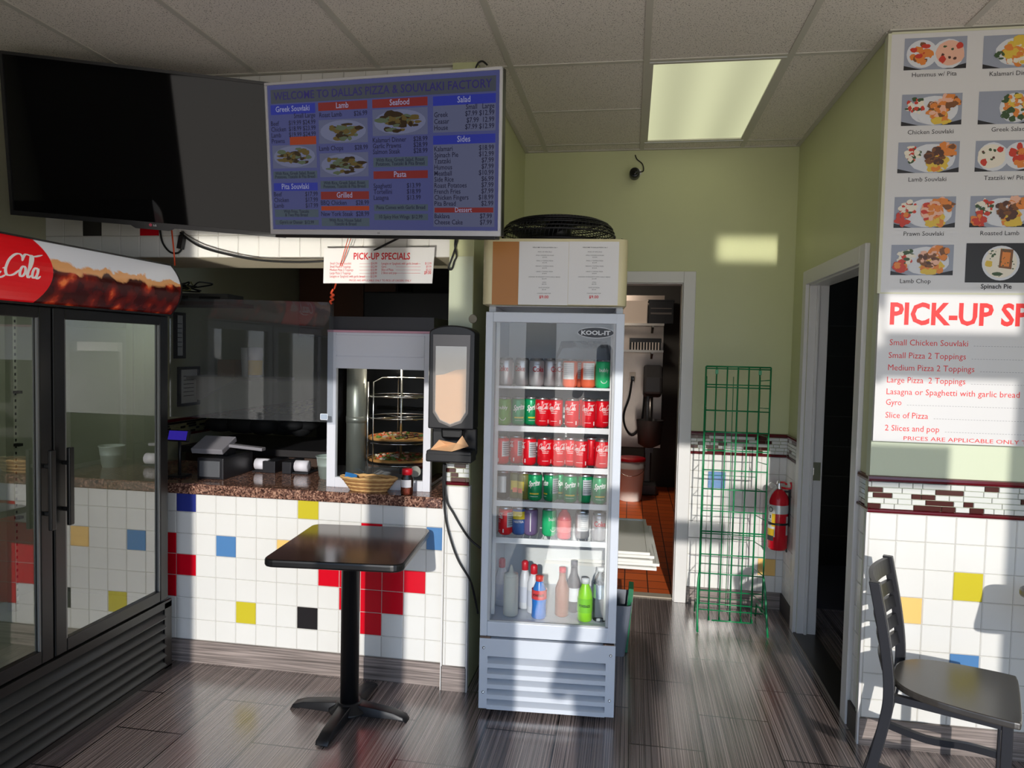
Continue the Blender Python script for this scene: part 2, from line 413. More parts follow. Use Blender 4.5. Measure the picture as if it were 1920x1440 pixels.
# pillar and green side wall
mb = MB(); mb.box(-.80, -.69, 3.085, 4.5, 0, CZ, 0)
struct('wall_side', mb, GREEN)
mb = MB(); xs = [-.799, -.788, -.691]; zs = [.11]+[.11+.1019*k for k in range(1, 9)]
tileset(mb, xs, zs, {}, 3.081); struct('trim_2', mb, TILES)
struct('trim_3', mosaic(MB(), -.799, -.691, .928, 1.07, rng, 3.081), MOSM)
struct('baseboard_pillar', MB().box(-.803, -.688, 3.068, 3.085, 0, .11), BASEM)
struct('trim_4', MB().box(-.807, -.800, 3.068, 3.112, 0, .93).box(-.6905, -.684, 3.068, 3.10, 0, .93), TRIMW)
struct('trim_5', MB().box(-.798, -.692, 3.0805, 3.084, 1.072, 1.94), PALE)
# soffit over the counter
mb = MB(); mb.box(-2.84, -.692, 3.116, 3.54, 1.94, CZ, 8)
sxs = [-2.84+.102*k for k in range(21)]+[-.692]; szs = [1.94+.102*k for k in range(8)]+[CZ-.006]
sc_ = {(2, 1): 6, (5, 1): 5, (9, 3): 5, (14, 5): 3}
tileset(mb, sxs, szs, sc_, 3.112); struct('wall_soffit', mb, TILES+[mat('soffit_paint', srgb(206, 196, 172), .6)])
# back wall with kitchen doorway
mb = MB(); mb.box(-.69, -.50, 4.5, 4.62, 0, CZ, 0).box(.305, 1.06, 4.5, 4.62, 0, CZ, 0).box(-.50, .305, 4.5, 4.62, 1.97, CZ, 0)
struct('wall_back', mb, GREEN)
bx = on_y(1327, 900, 4.5).x
xs = [.376]+[bx+.1037*k for k in range(-1, 6) if .39 < bx+.1037*k < .93]+[.942]; zs = [.1]+[.925-.1035*k for k in range(7, -1, -1)]
bi = min(range(len(xs)), key=lambda i: abs(xs[i]-bx)); zc = on_y(1340, 901, 4.5).z; bj = max(j for j in range(len(zs)) if zs[j] < zc)
yc = on_y(1443, 1067, 4.5); yi = max(i for i in range(len(xs)) if xs[i] < yc.x); yj = max(j for j in range(len(zs)) if zs[j] < yc.z)
mb = MB(); tileset(mb, xs, zs, {(bi, bj): 3, (yi, yj): 4}, 4.496); struct('trim_6', mb, TILES)
struct('trim_7', mosaic(MB(), .376, .942, .925, 1.066, rng, 4.496), MOSM)
struct('baseboard_back', MB().box(.376, .942, 4.484, 4.499, 0, .1), BASEM)
# kitchen doorway casing and lining
mb = MB()
mb.box(.303, .375, 4.478, 4.5, 0, 2.035).box(-.57, -.498, 4.478, 4.5, 0, 2.035).box(-.498, .303, 4.478, 4.5, 1.965, 2.035)
mb.box(.296, .305, 4.5, 4.62, 0, 1.97).box(-.50, -.491, 4.5, 4.62, 0, 1.97).box(-.5, .305, 4.5, 4.62, 1.960, 1.97)
struct('door_1', mb, TRIMW, bevel=.003)
# right alley wall with its doorway
AX = .945
mb = MB(); mb.box(AX, AX+.10, 3.03, 3.20, 0, CZ).box(AX, AX+.10, 4.12, 4.5, 0, CZ).box(AX, AX+.10, 3.20, 4.12, 1.93, CZ)
struct('wall_alley', mb, GREEN)
mb = MB(); tileset(mb, [0, .09, .1937, .29], [.1]+[.925-.1035*k for k in range(7, -1, -1)], {}); struct('trim_8', mb, TILES, loc=(AX-.003, 4.497, 0), rot=(0, 0, R(-90)))
struct('trim_9', mosaic(MB(), 0, .29, .925, 1.066, rng), MOSM, loc=(AX-.003, 4.497, 0), rot=(0, 0, R(-90)))
mb = MB(); tileset(mb, [0, .03, .135], [.11]+[.93-.1035*k for k in range(7, -1, -1)], {}); struct('trim_10', mb, TILES, loc=(AX-.003, 3.118, 0), rot=(0, 0, R(-90)))
struct('trim_11', mosaic(MB(), 0, .135, .93, 1.07, rng), MOSM, loc=(AX-.003, 3.118, 0), rot=(0, 0, R(-90)))
struct('baseboard_alley', MB().box(AX-.016, AX-.001, 4.2, 4.49, 0, .1).box(AX-.014, AX-.001, 2.982, 3.118, 0, .108), mat('dark_base_tile', srgb(62, 56, 55), .4, noise=.5, nscale=1, stretch=(3, 3, 140)))
mb = MB()
mb.box(AX-.02, AX, 4.12, 4.19, 0, 2.0).box(AX-.02, AX, 3.125, 3.20, 0, 2.0).box(AX-.02, AX, 3.20, 4.12, 1.925, 2.0)
mb.box(AX, AX+.10, 4.105, 4.12, 0, 1.93).box(AX, AX+.10, 3.20, 3.212, 0, 1.93).box(AX, AX+.10, 3.2, 4.12, 1.918, 1.93).box(AX+.035, AX+.05, 4.09, 4.106, 0, 1.92)
d2 = struct('door_2', mb, TRIMW, bevel=.003)
struct('strike_plate', MB().box(AX+.045, AX+.09, 4.1025, 4.105, .86, .96).box(AX+.055, AX+.075, 4.100, 4.103, .89, .93), CHROME, parent=d2)
struct('trim_12', MB().box(.93, 1.05, 3.2, 4.12, .0005, .006), mat('threshold_metal', srgb(92, 88, 86), .35, .8))
# dark room behind that doorway
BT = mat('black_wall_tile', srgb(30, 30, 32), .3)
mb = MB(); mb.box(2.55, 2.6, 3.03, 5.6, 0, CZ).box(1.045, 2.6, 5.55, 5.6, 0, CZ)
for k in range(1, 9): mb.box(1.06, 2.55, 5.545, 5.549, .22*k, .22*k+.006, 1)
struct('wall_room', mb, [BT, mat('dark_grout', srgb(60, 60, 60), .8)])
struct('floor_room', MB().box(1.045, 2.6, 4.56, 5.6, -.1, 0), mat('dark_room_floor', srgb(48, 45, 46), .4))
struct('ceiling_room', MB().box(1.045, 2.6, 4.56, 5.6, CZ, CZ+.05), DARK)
# right wall with the food boards
mb = MB(); mb.box(.936, 2.95, 2.984, 3.03, 0, CZ); struct('wall_menu', mb, PALE)
xs = [.934, .940]+[1.0405+.1065*k for k in range(18)]; zs = [.108, .183, .288, .393, .498, .602, .714, .822, .928]
mb = MB(); tileset(mb, xs, zs, {(4, 5): 2, (2, 4): 4, (4, 2): 3, (10, 3): 5, (8, 6): 2}, 2.98); struct('trim_13', mb, TILES)
struct('trim_14', mosaic(MB(), .930, 2.86, .928, 1.075, rng, 2.98), MOSM)
struct('baseboard_right', MB().box(.934, 2.86, 2.966, 2.982, 0, .108), BASEM)
struct('trim_15', MB().box(.927, .936, 2.972, 2.99, 0, .93), TRIMW)
# outer walls
struct('wall_left', MB().box(-2.92, -2.84, -.3, 8.5, 0, 3.15), mat('left_wall_paint', srgb(176, 176, 150), .6))
struct('wall_right', MB().box(2.87, 2.95, -.3, 3.0, 0, 3.15), GREEN)
# shop front behind the camera: posts, transom and door head
SF = mat('shop_front_metal', srgb(120, 116, 110), .4, .5)
mb = MB()
for a, b in ((-2.92, -1.84), (-.965, -.78), (-.5, -.245), (1.63, 1.76), (2.8, 2.95)): mb.box(a, b, -.26, -.2, 0, 3.1)
mb.box(-2.9, 1.16, -.26, -.2, 2.42, 3.1).box(1.16, 2.95, -.26, -.2, 2.44, 2.60).box(1.16, 2.95, -.26, -.2, 2.765, 3.1)
mb.box(-1.84, -.965, -.26, -.2, 0, .12).box(-.78, -.5, -.26, -.2, 0, .12).box(1.76, 2.8, -.26, -.2, 0, .5)
mb.box(-.245, .9, -.26, -.2, 1.82, 1.94).box(.9, 1.42, -.26, -.2, 2.02, 2.17)
struct('wall_storefront', mb, SF)

# behind the counter
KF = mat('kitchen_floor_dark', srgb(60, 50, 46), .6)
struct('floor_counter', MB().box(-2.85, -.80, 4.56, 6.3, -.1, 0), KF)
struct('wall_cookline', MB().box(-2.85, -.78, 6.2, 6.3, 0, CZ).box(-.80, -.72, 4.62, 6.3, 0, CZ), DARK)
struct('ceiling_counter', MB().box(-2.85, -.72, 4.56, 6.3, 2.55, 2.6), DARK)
# kitchen seen through the doorway
QT = bpy.data.materials.new('orange_quarry_tile'); QT.use_nodes = True
def _qt():
    n, l = QT.node_tree.nodes, QT.node_tree.links; b = n['Principled BSDF']; b.inputs['Roughness'].default_value = .5
    t = n.new('ShaderNodeTexCoord'); br = n.new('ShaderNodeTexBrick'); br.offset = 0; br.inputs['Scale'].default_value = 1; br.inputs['Brick Width'].default_value = .152; br.inputs['Row Height'].default_value = .152; br.inputs['Mortar Size'].default_value = .004
    br.inputs['Color1'].default_value = srgb(232, 108, 44); br.inputs['Color2'].default_value = srgb(210, 92, 36); br.inputs['Mortar'].default_value = srgb(70, 34, 20)
    l.new(t.outputs['Object'], br.inputs[0]); l.new(br.outputs[0], b.inputs['Base Color'])
_qt()
struct('floor_kitchen', MB().box(-.8, .7, 4.56, 8.5, -.1, 0), QT)
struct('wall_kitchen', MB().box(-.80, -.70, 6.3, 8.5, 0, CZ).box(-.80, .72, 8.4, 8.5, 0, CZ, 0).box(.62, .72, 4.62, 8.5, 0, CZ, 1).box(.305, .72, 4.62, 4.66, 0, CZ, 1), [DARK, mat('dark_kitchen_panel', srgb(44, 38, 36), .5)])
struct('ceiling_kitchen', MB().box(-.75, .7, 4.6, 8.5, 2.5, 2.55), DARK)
struct('trim_16', MB().box(-.5, .305, 4.53, 4.6, .0005, .008), mat('stone_threshold', srgb(176, 164, 146), .7))
lamp('kitchen_lamp', 'AREA', (-.40, 6.7, 2.35), (.05, .8, -1), 9, (1, .88, .76), shape='RECTANGLE', size=.3, size_y=.5)
# ---------------------------------------------------------------- ceiling light
t = thing('ceiling_light', 'square recessed fluorescent ceiling light with yellowed diffuser', 'ceiling light', ((L0+L1)/2, (M0+M1)/2, CZ))
hx, hy = (L1-L0)/2, (M1-M0)/2
mb = MB(); mb.box(-hx+.013, hx-.013, -hy+.012, -hy+.03, -.004, .02).box(-hx+.013, hx-.013, hy-.03, hy-.012, -.004, .02).box(-hx+.013, -hx+.03, -hy+.03, hy-.03, -.004, .02).box(hx-.03, hx-.013, -hy+.03, hy-.03, -.004, .02)
mb.build('frame', GRIDM, t)
DIFF = bpy.data.materials.new('light_diffuser'); DIFF.use_nodes = True
def _diff():
    n, l = DIFF.node_tree.nodes, DIFF.node_tree.links; b = n['Principled BSDF']
    tcn = n.new('ShaderNodeTexCoord'); s = n.new('ShaderNodeSeparateXYZ'); l.new(tcn.outputs['Object'], s.inputs[0])
    a = n.new('ShaderNodeMath'); a.operation = 'MULTIPLY'; a.inputs[1].default_value = 22; l.new(s.outputs['X'], a.inputs[0])
    c = n.new('ShaderNodeMath'); c.operation = 'COSINE'; l.new(a.outputs[0], c.inputs[0])
    mm = n.new('ShaderNodeMapRange'); mm.inputs[1].default_value = -1; mm.inputs[3].default_value = .44; mm.inputs[4].default_value = .58; l.new(c.outputs[0], mm.inputs[0])
    b.inputs['Base Color'].default_value = (.4, .4, .3, 1); b.inputs['Emission Color'].default_value = (.90, .92, .58, 1); l.new(mm.outputs[0], b.inputs['Emission Strength'])
_diff()
MB().box(-hx+.03, hx-.03, -hy+.03, hy-.03, .004, .012).build('diffuser', DIFF, t)

# ---------------------------------------------------------------- security camera
p = on_y(1190, 326, 4.44)
t = thing('security_camera', 'small black dome-eye security camera with white wall cable on the green back wall', 'security camera', (p.x, 4.5, p.z))
MB().lathe([(.0, -.10), (.026, -.10), (.030, -.095), (.031, -.03), (.024, -.02)], 20, axis='y', m=0).build('housing', BLACKP, t)
MB().lathe([(.0, -.104), (.018, -.103), (.019, -.098)], 16, axis='y').build('lens', mat('lens_glass', srgb(14, 14, 18), .08), t)
MB().tube([(0, -.03, 0), (.012, -.012, .01), (.02, -.004, .02)], .008).lathe([(.022, -.006), (.022, 0)], 16, c=(.02, 0, .022), axis='y').build('bracket', TRIMW, t)
q = on_y(1191, 289, 4.49)-p
MB().tube([(.028, -.02, .02), (.052, -.012, .03), (.045, -.01, .07), (.012, -.008, .10), (.0, -.006, q.z-.004)], .0035, 6, curve=6).build('cable', CORD, t)

# ---------------------------------------------------------------- blank television
TVB = mat('television_bezel', srgb(24, 24, 26), .35); SCR = mat('blank_screen', srgb(12, 12, 13), .035, spec=.2)
t = thing('television', 'large black television, switched off, tilted down above the drinks cooler', 'television', (-2.071, 2.834, 2.366), group=None)
t.rotation_mode = 'YXZ'; t.rotation_euler = (R(12), R(2.444), R(18.12))
w, h = 1.14, .655
MB().box(-w/2, w/2, .008, .045, -h/2, h/2).box(-w/2+.2, w/2-.2, .045, .07, -h/2+.08, h/2-.1).build('back_shell', TVB, t, bevel=.004)
MB().box(-w/2, w/2, -.004, .008, h/2-.012, h/2).box(-w/2, w/2, -.004, .008, -h/2, -h/2+.02).box(-w/2, -w/2+.012, -.004, .008, -h/2+.02, h/2-.012).box(w/2-.012, w/2, -.004, .008, -h/2+.02, h/2-.012).build('bezel', TVB, t)
MB().rect(-w/2+.012, w/2-.012, -h/2+.02, h/2-.012, y=.002).build('screen', SCR, t)
mb = MB().ellipse(-.006, -h/2+.008, .0065, .0065, 0, -.0046, 18).text('LG', .006, -h/2+.0035, .011, 1, bold=.02, y=-.0046)
mb.build('badge', [mat('badge_red', srgb(190, 60, 84), .4), mat('badge_grey', srgb(200, 200, 204), .4)], t)
MB().prism([(-.09, -h/2), (.09, -h/2), (.07, -h/2-.012), (-.07, -h/2-.012)], .0, .02, 'y').build('sensor_lip', TVB, t)
MB().box(-.1, .1, .07, .10, -.12, .12).tube([(0, .09, 0), (.06, .16, .0), (.05, .20, .02)], .022).build('wall_mount', BLACKM, t)

# ---------------------------------------------------------------- menu screen
BEZ = mat('silver_bezel', srgb(196, 196, 200), .35, .2)
def emat(name, c, s=.55): return mat(name, (.005, .005, .005, 1), .14, spec=.6, emit=c, estr=s)
S_BG = emat('screen_blue_grey', srgb(76, 80, 128)); S_T = emat('screen_title', srgb(70, 74, 84)); S_LT = emat('screen_light_panel', srgb(92, 96, 124))
S_BLUE = emat('screen_blue', srgb(48, 56, 148)); S_RED = emat('screen_red', srgb(122, 44, 44)); S_GRN = emat('screen_green', srgb(74, 86, 98))
S_INK = emat('screen_ink', srgb(30, 30, 52)); S_WH = emat('screen_white', srgb(150, 152, 184)); S_PUR = emat('screen_purple', srgb(52, 46, 104)); S_PIC = emat('screen_plate', srgb(110, 114, 142)); S_F1 = emat('screen_food', srgb(92, 78, 44)); S_F2 = emat('screen_food_dark', srgb(50, 38, 26)); S_F3 = emat('screen_food_leaf', srgb(82, 92, 74)); S_ORG = emat('screen_orange', srgb(150, 60, 36))
SM = [S_BG, S_T, S_LT, S_BLUE, S_RED, S_GRN, S_INK, S_WH, S_PUR, S_PIC, S_F1, S_F2, S_F3, S_ORG]
t = thing('menu_screen', 'wide silver-framed menu screen listing souvlaki dishes and prices, tilted down', 'menu screen', (-.972, 2.642, 2.258))
t.rotation_mode = 'YXZ'; t.rotation_euler = (R(7.49), R(2.30), R(-9.51))
w, h = 1.0, .585
MB().box(-w/2, w/2, .008, .04, -h/2, h/2).box(-w/2+.02, w/2-.02, .0, .05, -h/2-.012, -h/2).build('back_shell', TVB, t, bevel=.003)
b0, b1 = .010, .020
MB().box(-w/2, w/2, -.004, .008, h/2-b0, h/2).box(-w/2, w/2, -.004, .008, -h/2, -h/2+b1).box(-w/2, -w/2+b0, -.004, .008, -h/2+b1, h/2-b0).box(w/2-b0, w/2, -.004, .008, -h/2+b1, h/2-b0).build('bezel', BEZ, t, bevel=.0015)
MB().box(-.08, .08, .04, .07, -.1, .1).tube([(0, .06, 0), (-.03, .25, .05), (-.03, .45, .05)], .02).build('wall_mount', BLACKM, t)
sx0, sx1, sz0, sz1 = -w/2+b0, w/2-b0, -h/2+b1, h/2-b0
U = lambda u: sx0+(sx1-sx0)*u
V = lambda v: sz1-(sz1-sz0)*v
mb = MB(); rg = random.Random(7)
Y0, Y1, Y2, Y3 = .003, .0022, .0014, .0006
mb.rect(sx0, sx1, sz0, sz1, 0, Y0)
def panel(u0, u1, v0, v1, m): mb.rect(U(u0), U(u1), V(v1), V(v0), m, Y1)
def line(s, u, v, size=.030, m=6, align='L', wd=None):
    mb.text(s, U(u), V(v)-size*(sz1-sz0)*.42, size*(sz1-sz0)*1.5, m, align, sx=.86, w=wd, y=Y3, bold=.008)
def head(s, u0, u1, v0, v1, m): panel(u0, u1, v0, v1, m); line(s, (u0+u1)/2, (v0+v1)/2, .036, 7, 'C')
def item(a, b, u0, u1, v): line(a, u0, v); line(b, u1, v, align='R')
def dish(u0, u1, v0, v1, pic=(9, 10, 11, 12)):
    mb.rect(U(u0), U(u1), V(v1), V(v0), 2, Y1); cx, cz, rx, rz = (U(u0)+U(u1))/2, (V(v0)+V(v1))/2, (U(u1)-U(u0))*.47, (V(v0)-V(v1))*.46
    mb.ellipse(cx, cz, rx, rz, pic[0], Y2)
    for k in range(48):
        a, q = rg.uniform(0, 2*PI), rg.uniform(0, .8)
        mb.ellipse(cx+rx*q*math.cos(a), cz+rz*q*math.sin(a), rx*rg.uniform(.08, .24), rz*rg.uniform(.1, .25), rg.choice(pic[1:3]) if rg.random() < .75 else pic[3], Y2-.00002*(k+1), 9, .25, rg)
panel(.015, .985, .03, .125, 1); line('WELCOME TO DALLAS PIZZA & SOUVLAKI FACTORY', .5, .08, .05, 8, 'C', wd=(sx1-sx0)*.94)
a0, a1 = .012, .222
head('Greek Souvlaki', a0, a1, .134, .2, 3); line('Small Large', a1, .216, align='R')
for n_, s_, v_ in (('Beef', '$19.99 $24.99', .262), ('Chicken', '$18.99 $23.99', .302), ('Lamb', '$19.99 $24.99', .342)): item(n_, s_, a0, a1, v_)
line('Prawns', a0, .382); panel(.098, a1, .355, .41, 13); dish(a0, a1, .41, .57)
panel(a0, a1, .59, .642, 5); line('With Rice, Greek Salad, Roast', (a0+a1)/2, .606, .021, 6, 'C'); line('Potatoes, Tzatziki & Pita Bread', (a0+a1)/2, .63, .021, 6, 'C')
head('Pita Souvlaki', a0, a1, .672, .727, 3)
for n_, v_ in (('Beef', .753), ('Chicken', .793), ('Lamb', .833)): item(n_, '$17.99', a0, a1, v_)
panel(a0, a1, .858, .912, 5); line('With Fries, Tzatziki', (a0+a1)/2, .873, .021, 6, 'C'); line('& Two Pita Bread', (a0+a1)/2, .898, .021, 6, 'C')
panel(a0, a1, .932, .968, 5); line("Gyro's or Donair  $12.99", (a0+a1)/2, .95, .022, 6, 'C')
a0, a1 = .236, .456
head('Lamb', a0, a1, .135, .19, 4); item('Roast Lamb', '$26.99', a0+.005, a1, .22); dish(a0, a1, .25, .41); item('Lamb Chops', '$28.99', a0, a1, .444); dish(a0, a1, .474, .636)
panel(a0, a1, .662, .715, 5); line('With Rice, Greek Salad, Roast', (a0+a1)/2, .678, .021, 6, 'C'); line('Potatoes, Tzatziki & Pita Bread', (a0+a1)/2, .702, .021, 6, 'C')
head('Grilled', a0, a1, .736, .79, 4); item('BBQ Chicken', '$28.99', a0, a1, .815); panel(a0, a1, .836, .866, 13); item('New York Steak', '$28.99', a0, a1, .892)
panel(a0, a1, .918, .975, 5); line('With Rice, House Salad', (a0+a1)/2, .935, .021, 6, 'C'); line('Tzatziki & Bread', (a0+a1)/2, .96, .021, 6, 'C')
a0, a1 = .478, .712
head('Seafood', a0, a1, .135, .19, 4); dish(a0, a1, .2, .372)
for n_, v_ in (('Kalamari Dinner', .402), ('Garlic Prawns', .44), ('Salmon Steak', .478)): item(n_, '$28.99', a0, a1, v_)
panel(a0, a1, .513, .577, 5); line('With Rice, Greek Salad, Roast', (a0+a1)/2, .532, .023, 6, 'C'); line('Potatoes, Tzatziki & Pita Bread', (a0+a1)/2, .558, .023, 6, 'C')
head('Pasta', a0, a1, .604, .655, 4)
for n_, s_, v_ in (('Spaghetti', '$13.99', .704), ('Tortellini', '$18.99', .743), ('Lasagna', '$13.99', .783)): item(n_, s_, a0, a1-.03, v_)
panel(a0, a1, .826, .87, 5); line('Pasta Comes with Garlic Bread', (a0+a1)/2, .848, .023, 6, 'C'); panel(a0, a1, .89, .932, 5); line('10 Spicy Hot Wings  $12.99', (a0+a1)/2, .911, .023, 6, 'C')
a0, a1 = .735, .985
panel(a0, a1, .136, .365, 2); panel(a0, a1, .385, .975, 2)
mb.rect(U(a0), U(a1), V(.197), V(.137), 3, Y2); line('Salad', (a0+a1)/2, .168, .036, 7, 'C'); line('Small   Large', a1-.005, .215, align='R')
for n_, s_, v_ in (('Greek', '$7.99 $12.99', .256), ('Ceasar', '$7.99  12.99', .298), ('House', '$7.99 $12.99', .338)): item(n_, s_, a0+.005, a1-.005, v_)
mb.rect(U(a0), U(a1), V(.442), V(.385), 3, Y2); line('Sides', (a0+a1)/2, .414, .036, 7, 'C')
for k, (n_, s_) in enumerate((('Kalamari', '$18.99'), ('Spinach Pie', '$12.99'), ('Tzatziki', '$7.99'), ('Humous', '$7.99'), ('Meatball', '$10.99'), ('Side Rice', '$6.99'), ('Roast Potatoes', '$7.99'), ('French Fries', '$7.99'), ('Chicken Fingers', '$18.99'), ('Pita Bread', '$2.99'))): item(n_, s_, a0+.005, a1-.005, .472+.0392*k)
mb.rect(U(a0+.005), U(a1-.005), V(.882), V(.85), 4, Y2); line('Dessert', (a0+a1)/2, .866, .030, 7, 'C'); item('Baklava', '$7.99', a0+.005, a1-.01, .907); item('Cheese Cake', '$7.99', a0+.005, a1-.01, .947)
mb.fixn = False
mb.build('screen', SM, t)
MB().text('LG', 0, -h/2+.006, .008, 0, 'C', y=-.0046, bold=.02).build('badge', BLACKP, t)

# ---------------------------------------------------------------- cables under the screens
def cable(name, label, pts, r=.005, m=CORD, cat='cable', curve=6):
    o = MB().tube(pts, r, 7, curve=curve).build(name, m); tag(o, label, cat); return o
YS = 3.095
P = [(338, 436), (375, 462), (440, 480), (500, 489), (575, 491), (640, 486), (690, 474), (730, 455), (748, 446)]
cable('power_cable', 'long black power cable sagging along the white tile strip below both screens', [on_y(u, v, YS-.02*(i > 5)*(i-5)) for i, (u, v) in enumerate(P)])
P = [(340, 433), (378, 456), (438, 474), (500, 484), (560, 486), (606, 484)]
cable('thin_cable', 'thin grey cable running just above the sagging black power cable', [on_y(u, v, YS+.008) for u, v in P], .0025, mat('grey_cable', srgb(110, 106, 100), .5))
cable('short_cable', 'short black cable looping below the switched-off television', [on_y(u, v, YS) for u, v in ((300, 432), (305, 455), (318, 472), (334, 474), (342, 462), (336, 445), (345, 435))], .0045)
pl = MB().box(-.012, .012, -.012, .012, -.03, .03).build('power_adapter', BLACKP, loc=on_y(340, 455, 3.088), rot=(0, .2, 0)); tag(pl, 'black power adapter hanging below the switched-off television', 'power adapter')
P = [(858, 448), (852, 470), (845, 490), (841, 502), (847, 505), (852, 490), (856, 480), (853, 462), (854, 448)]
cable('cable_loop', 'black cable loop hanging at the right end of the tile strip above the pillar', [on_y(u, v, 3.06) for u, v in P], .004)
P = [(892, 128), (897, 118), (905, 115), (914, 122)]
cable('loose_cable', 'small dark cable loop poking out above the menu screen at its top right', [on_y(u, v, 3.05) for u, v in P], .004)

# orange cord holding the sheet
mb = MB()
for du in (0, 5): mb.tube([on_y(653+du, 446, 3.02), on_y(640+du*.8, 490, 3.05), on_y(626+du*.3, 542, 3.13)], .0017, 6)
K = [(625, 542), (621, 550), (626, 553), (620, 557), (625, 561), (619, 565), (622, 570)]
mb.tube([on_y(u, v, 3.138) for u, v in K], .005, 7, curve=4)
tag(mb.build('orange_cord', ORCORD), 'knotted orange cord hanging in front of the small specials sign', 'cord')
mb = MB().tube([on_y(322, 432, 3.05), on_y(326, 470, 3.05), on_y(328, 498, 3.05)], .0035, 6)
tag(mb.build('orange_cord', ORCORD), 'orange cord dropping from the switched-off television to the red cooler header', 'cord')

# clear sheet above the counter
ps = [on_y(318, 558, 3.15), on_y(625, 567, 3.15), on_y(623, 792, 3.15), on_y(318, 781, 3.15)]
t = thing('sneeze_guard', 'large hanging clear plastic sheet over the granite counter', 'sneeze guard', ps[3])
mb = MB(); q = ps[3]
A = [v-q for v in ps]; B = [v+Vector((0, .005, 0)) for v in A]
mb.add(A+B, [(0, 1, 2, 3), (7, 6, 5, 4), (0, 4, 5, 1), (1, 5, 6, 2), (2, 6, 7, 3), (3, 7, 4, 0)])
mb.build('panel', glass('scuffed_acrylic', (.84, .86, .88, 1), .015, 1.3, .022), t)
lp = on_y(607, 782, 3.145)-q
mb = MB().prism(rrect(lp.x-.018, lp.x+.020, lp.z-.014, lp.z+.016, .005), lp.y, lp.y+.002, 'y', 0)
mb.prism(rrect(lp.x-.014, lp.x+.016, lp.z-.010, lp.z+.012, .004), lp.y-.0006, lp.y, 'y', 1)
for k in range(4): mb.rect(lp.x-.011, lp.x+.013, lp.z+.007-.005*k, lp.z+.0085-.005*k, 0, lp.y-.0012)
mb.build('sticker', [mat('sticker_white', srgb(206, 214, 224), .5), mat('sticker_blue', srgb(150, 168, 190), .5)], t)

# small specials sign
t = thing('specials_sign', 'white specials sign with red lettering hung over the counter', 'sign', on_y(606, 531, 3.06))
w_ = (on_y(816, 461, 3.06)-on_y(608, 465, 3.06)).x; h_ = on_y(608, 465, 3.06).z-on_y(606, 531, 3.06).z
mb = MB().add([(0, .002*0, 0), (w_*.985, 0, .002), (w_, .006, h_*1.02), (0, .006, h_), (0, .004, 0), (w_*.985, .004, .002), (w_, .01, h_*1.02), (0, .01, h_)], [(0, 1, 2, 3), (7, 6, 5, 4), (0, 4, 5, 1), (1, 5, 6, 2), (2, 6, 7, 3), (3, 7, 4, 0)])
mb.build('board', PAPER, t)
mb = MB(); fn = lambda p: (p[0], p[1]+.006*p[2]/h_, p[2])
mb.text('PICK-UP SPECIALS', w_*.53, h_*.68, .042, 0, 'C', w=w_*.51, bold=.022, fn=fn)
rows = ['Small Chicken Souvlaki', 'Small Pizza 2 Toppings', 'Medium Pizza 2 Toppings', 'Large Pizza 2 Toppings', 'Lasagna or Spaghetti with garlic bread']
pr = ['$14.99', '$12.99', '$15.99', '$18.99', '$13.99']
for k, (a, b) in enumerate(zip(rows, pr)):
    z = h_*(.535-.092*k); mb.text(a, w_*.06, z, .0145, 0, sx=.75, fn=fn); mb.text(b, w_*.49, z, .0145, 0, 'R', sx=.75, fn=fn); mb.add([fn((x, -.001, zz)) for x, zz in ((w_*.33, z+.003), (w_*.43, z+.003), (w_*.43, z+.004), (w_*.33, z+.004))], [(0, 1, 2, 3)], 0)
for k, (a, b) in enumerate(zip(['Lasagna or Spaghetti with garlic bread', 'Gyro', 'Slice of Pizza', '2 Slices and pop'], ['$13.99', '$9.99', '$5.50', '$9.00'])):
    z = h_*(.535-.088*k); mb.text(a, w_*.53, z, .0145, 0, sx=.75, fn=fn); mb.text(b, w_*.975, z, .0145 if k < 3 else .019, 0, 'R', sx=.75, bold=0 if k < 3 else .02, fn=fn); mb.add([fn((x, -.001, zz)) for x, zz in ((w_*.66 if k else w_*.84, z+.003), (w_*.88, z+.003), (w_*.88, z+.004), (w_*.66 if k else w_*.84, z+.004))], [(0, 1, 2, 3)], 0)
mb.text('PRICES ARE APPLICABLE ONLY TO PICK UP ORDERS ONLY', w_*.52, h_*.06, .012, 0, 'C', w=w_*.56, fn=fn)
mb.build('lettering', REDINK, t)

# ---------------------------------------------------------------- tall drinks cooler on the left
CX = -2.1
t = thing('beverage_cooler', 'tall black two-door glass drinks cooler with red and white lit header', 'drinks cooler', (CX, 2.33, 0))
CBLK = mat('cooler_black_paint', srgb(20, 20, 20), .34); CGR = mat('cooler_grille_paint', srgb(58, 57, 55), .4); CIN = mat('cooler_liner', srgb(176, 178, 164), .5)
y0, y1 = 1.63, 3.02; X = lambda x: x-CX
mb = MB(); D = .72
mb.box(-D, 0-.03, y1-.03, y1, .0, 1.68).box(-D, -.03, y0, y0+.03, 0, 1.68).box(-D, -D+.03, y0+.03, y1-.03, 0, 1.68).box(-D+.03, -.03, y0+.03, y1-.03, 1.65, 1.68).box(-D+.03, -.03, y0+.03, y1-.03, .30, .335)
mb.box(-D, -.01, y0, y1, 1.66, 1.885)
mb.move((0, -2.33, 0)); mb.build('cabinet', CBLK, t)
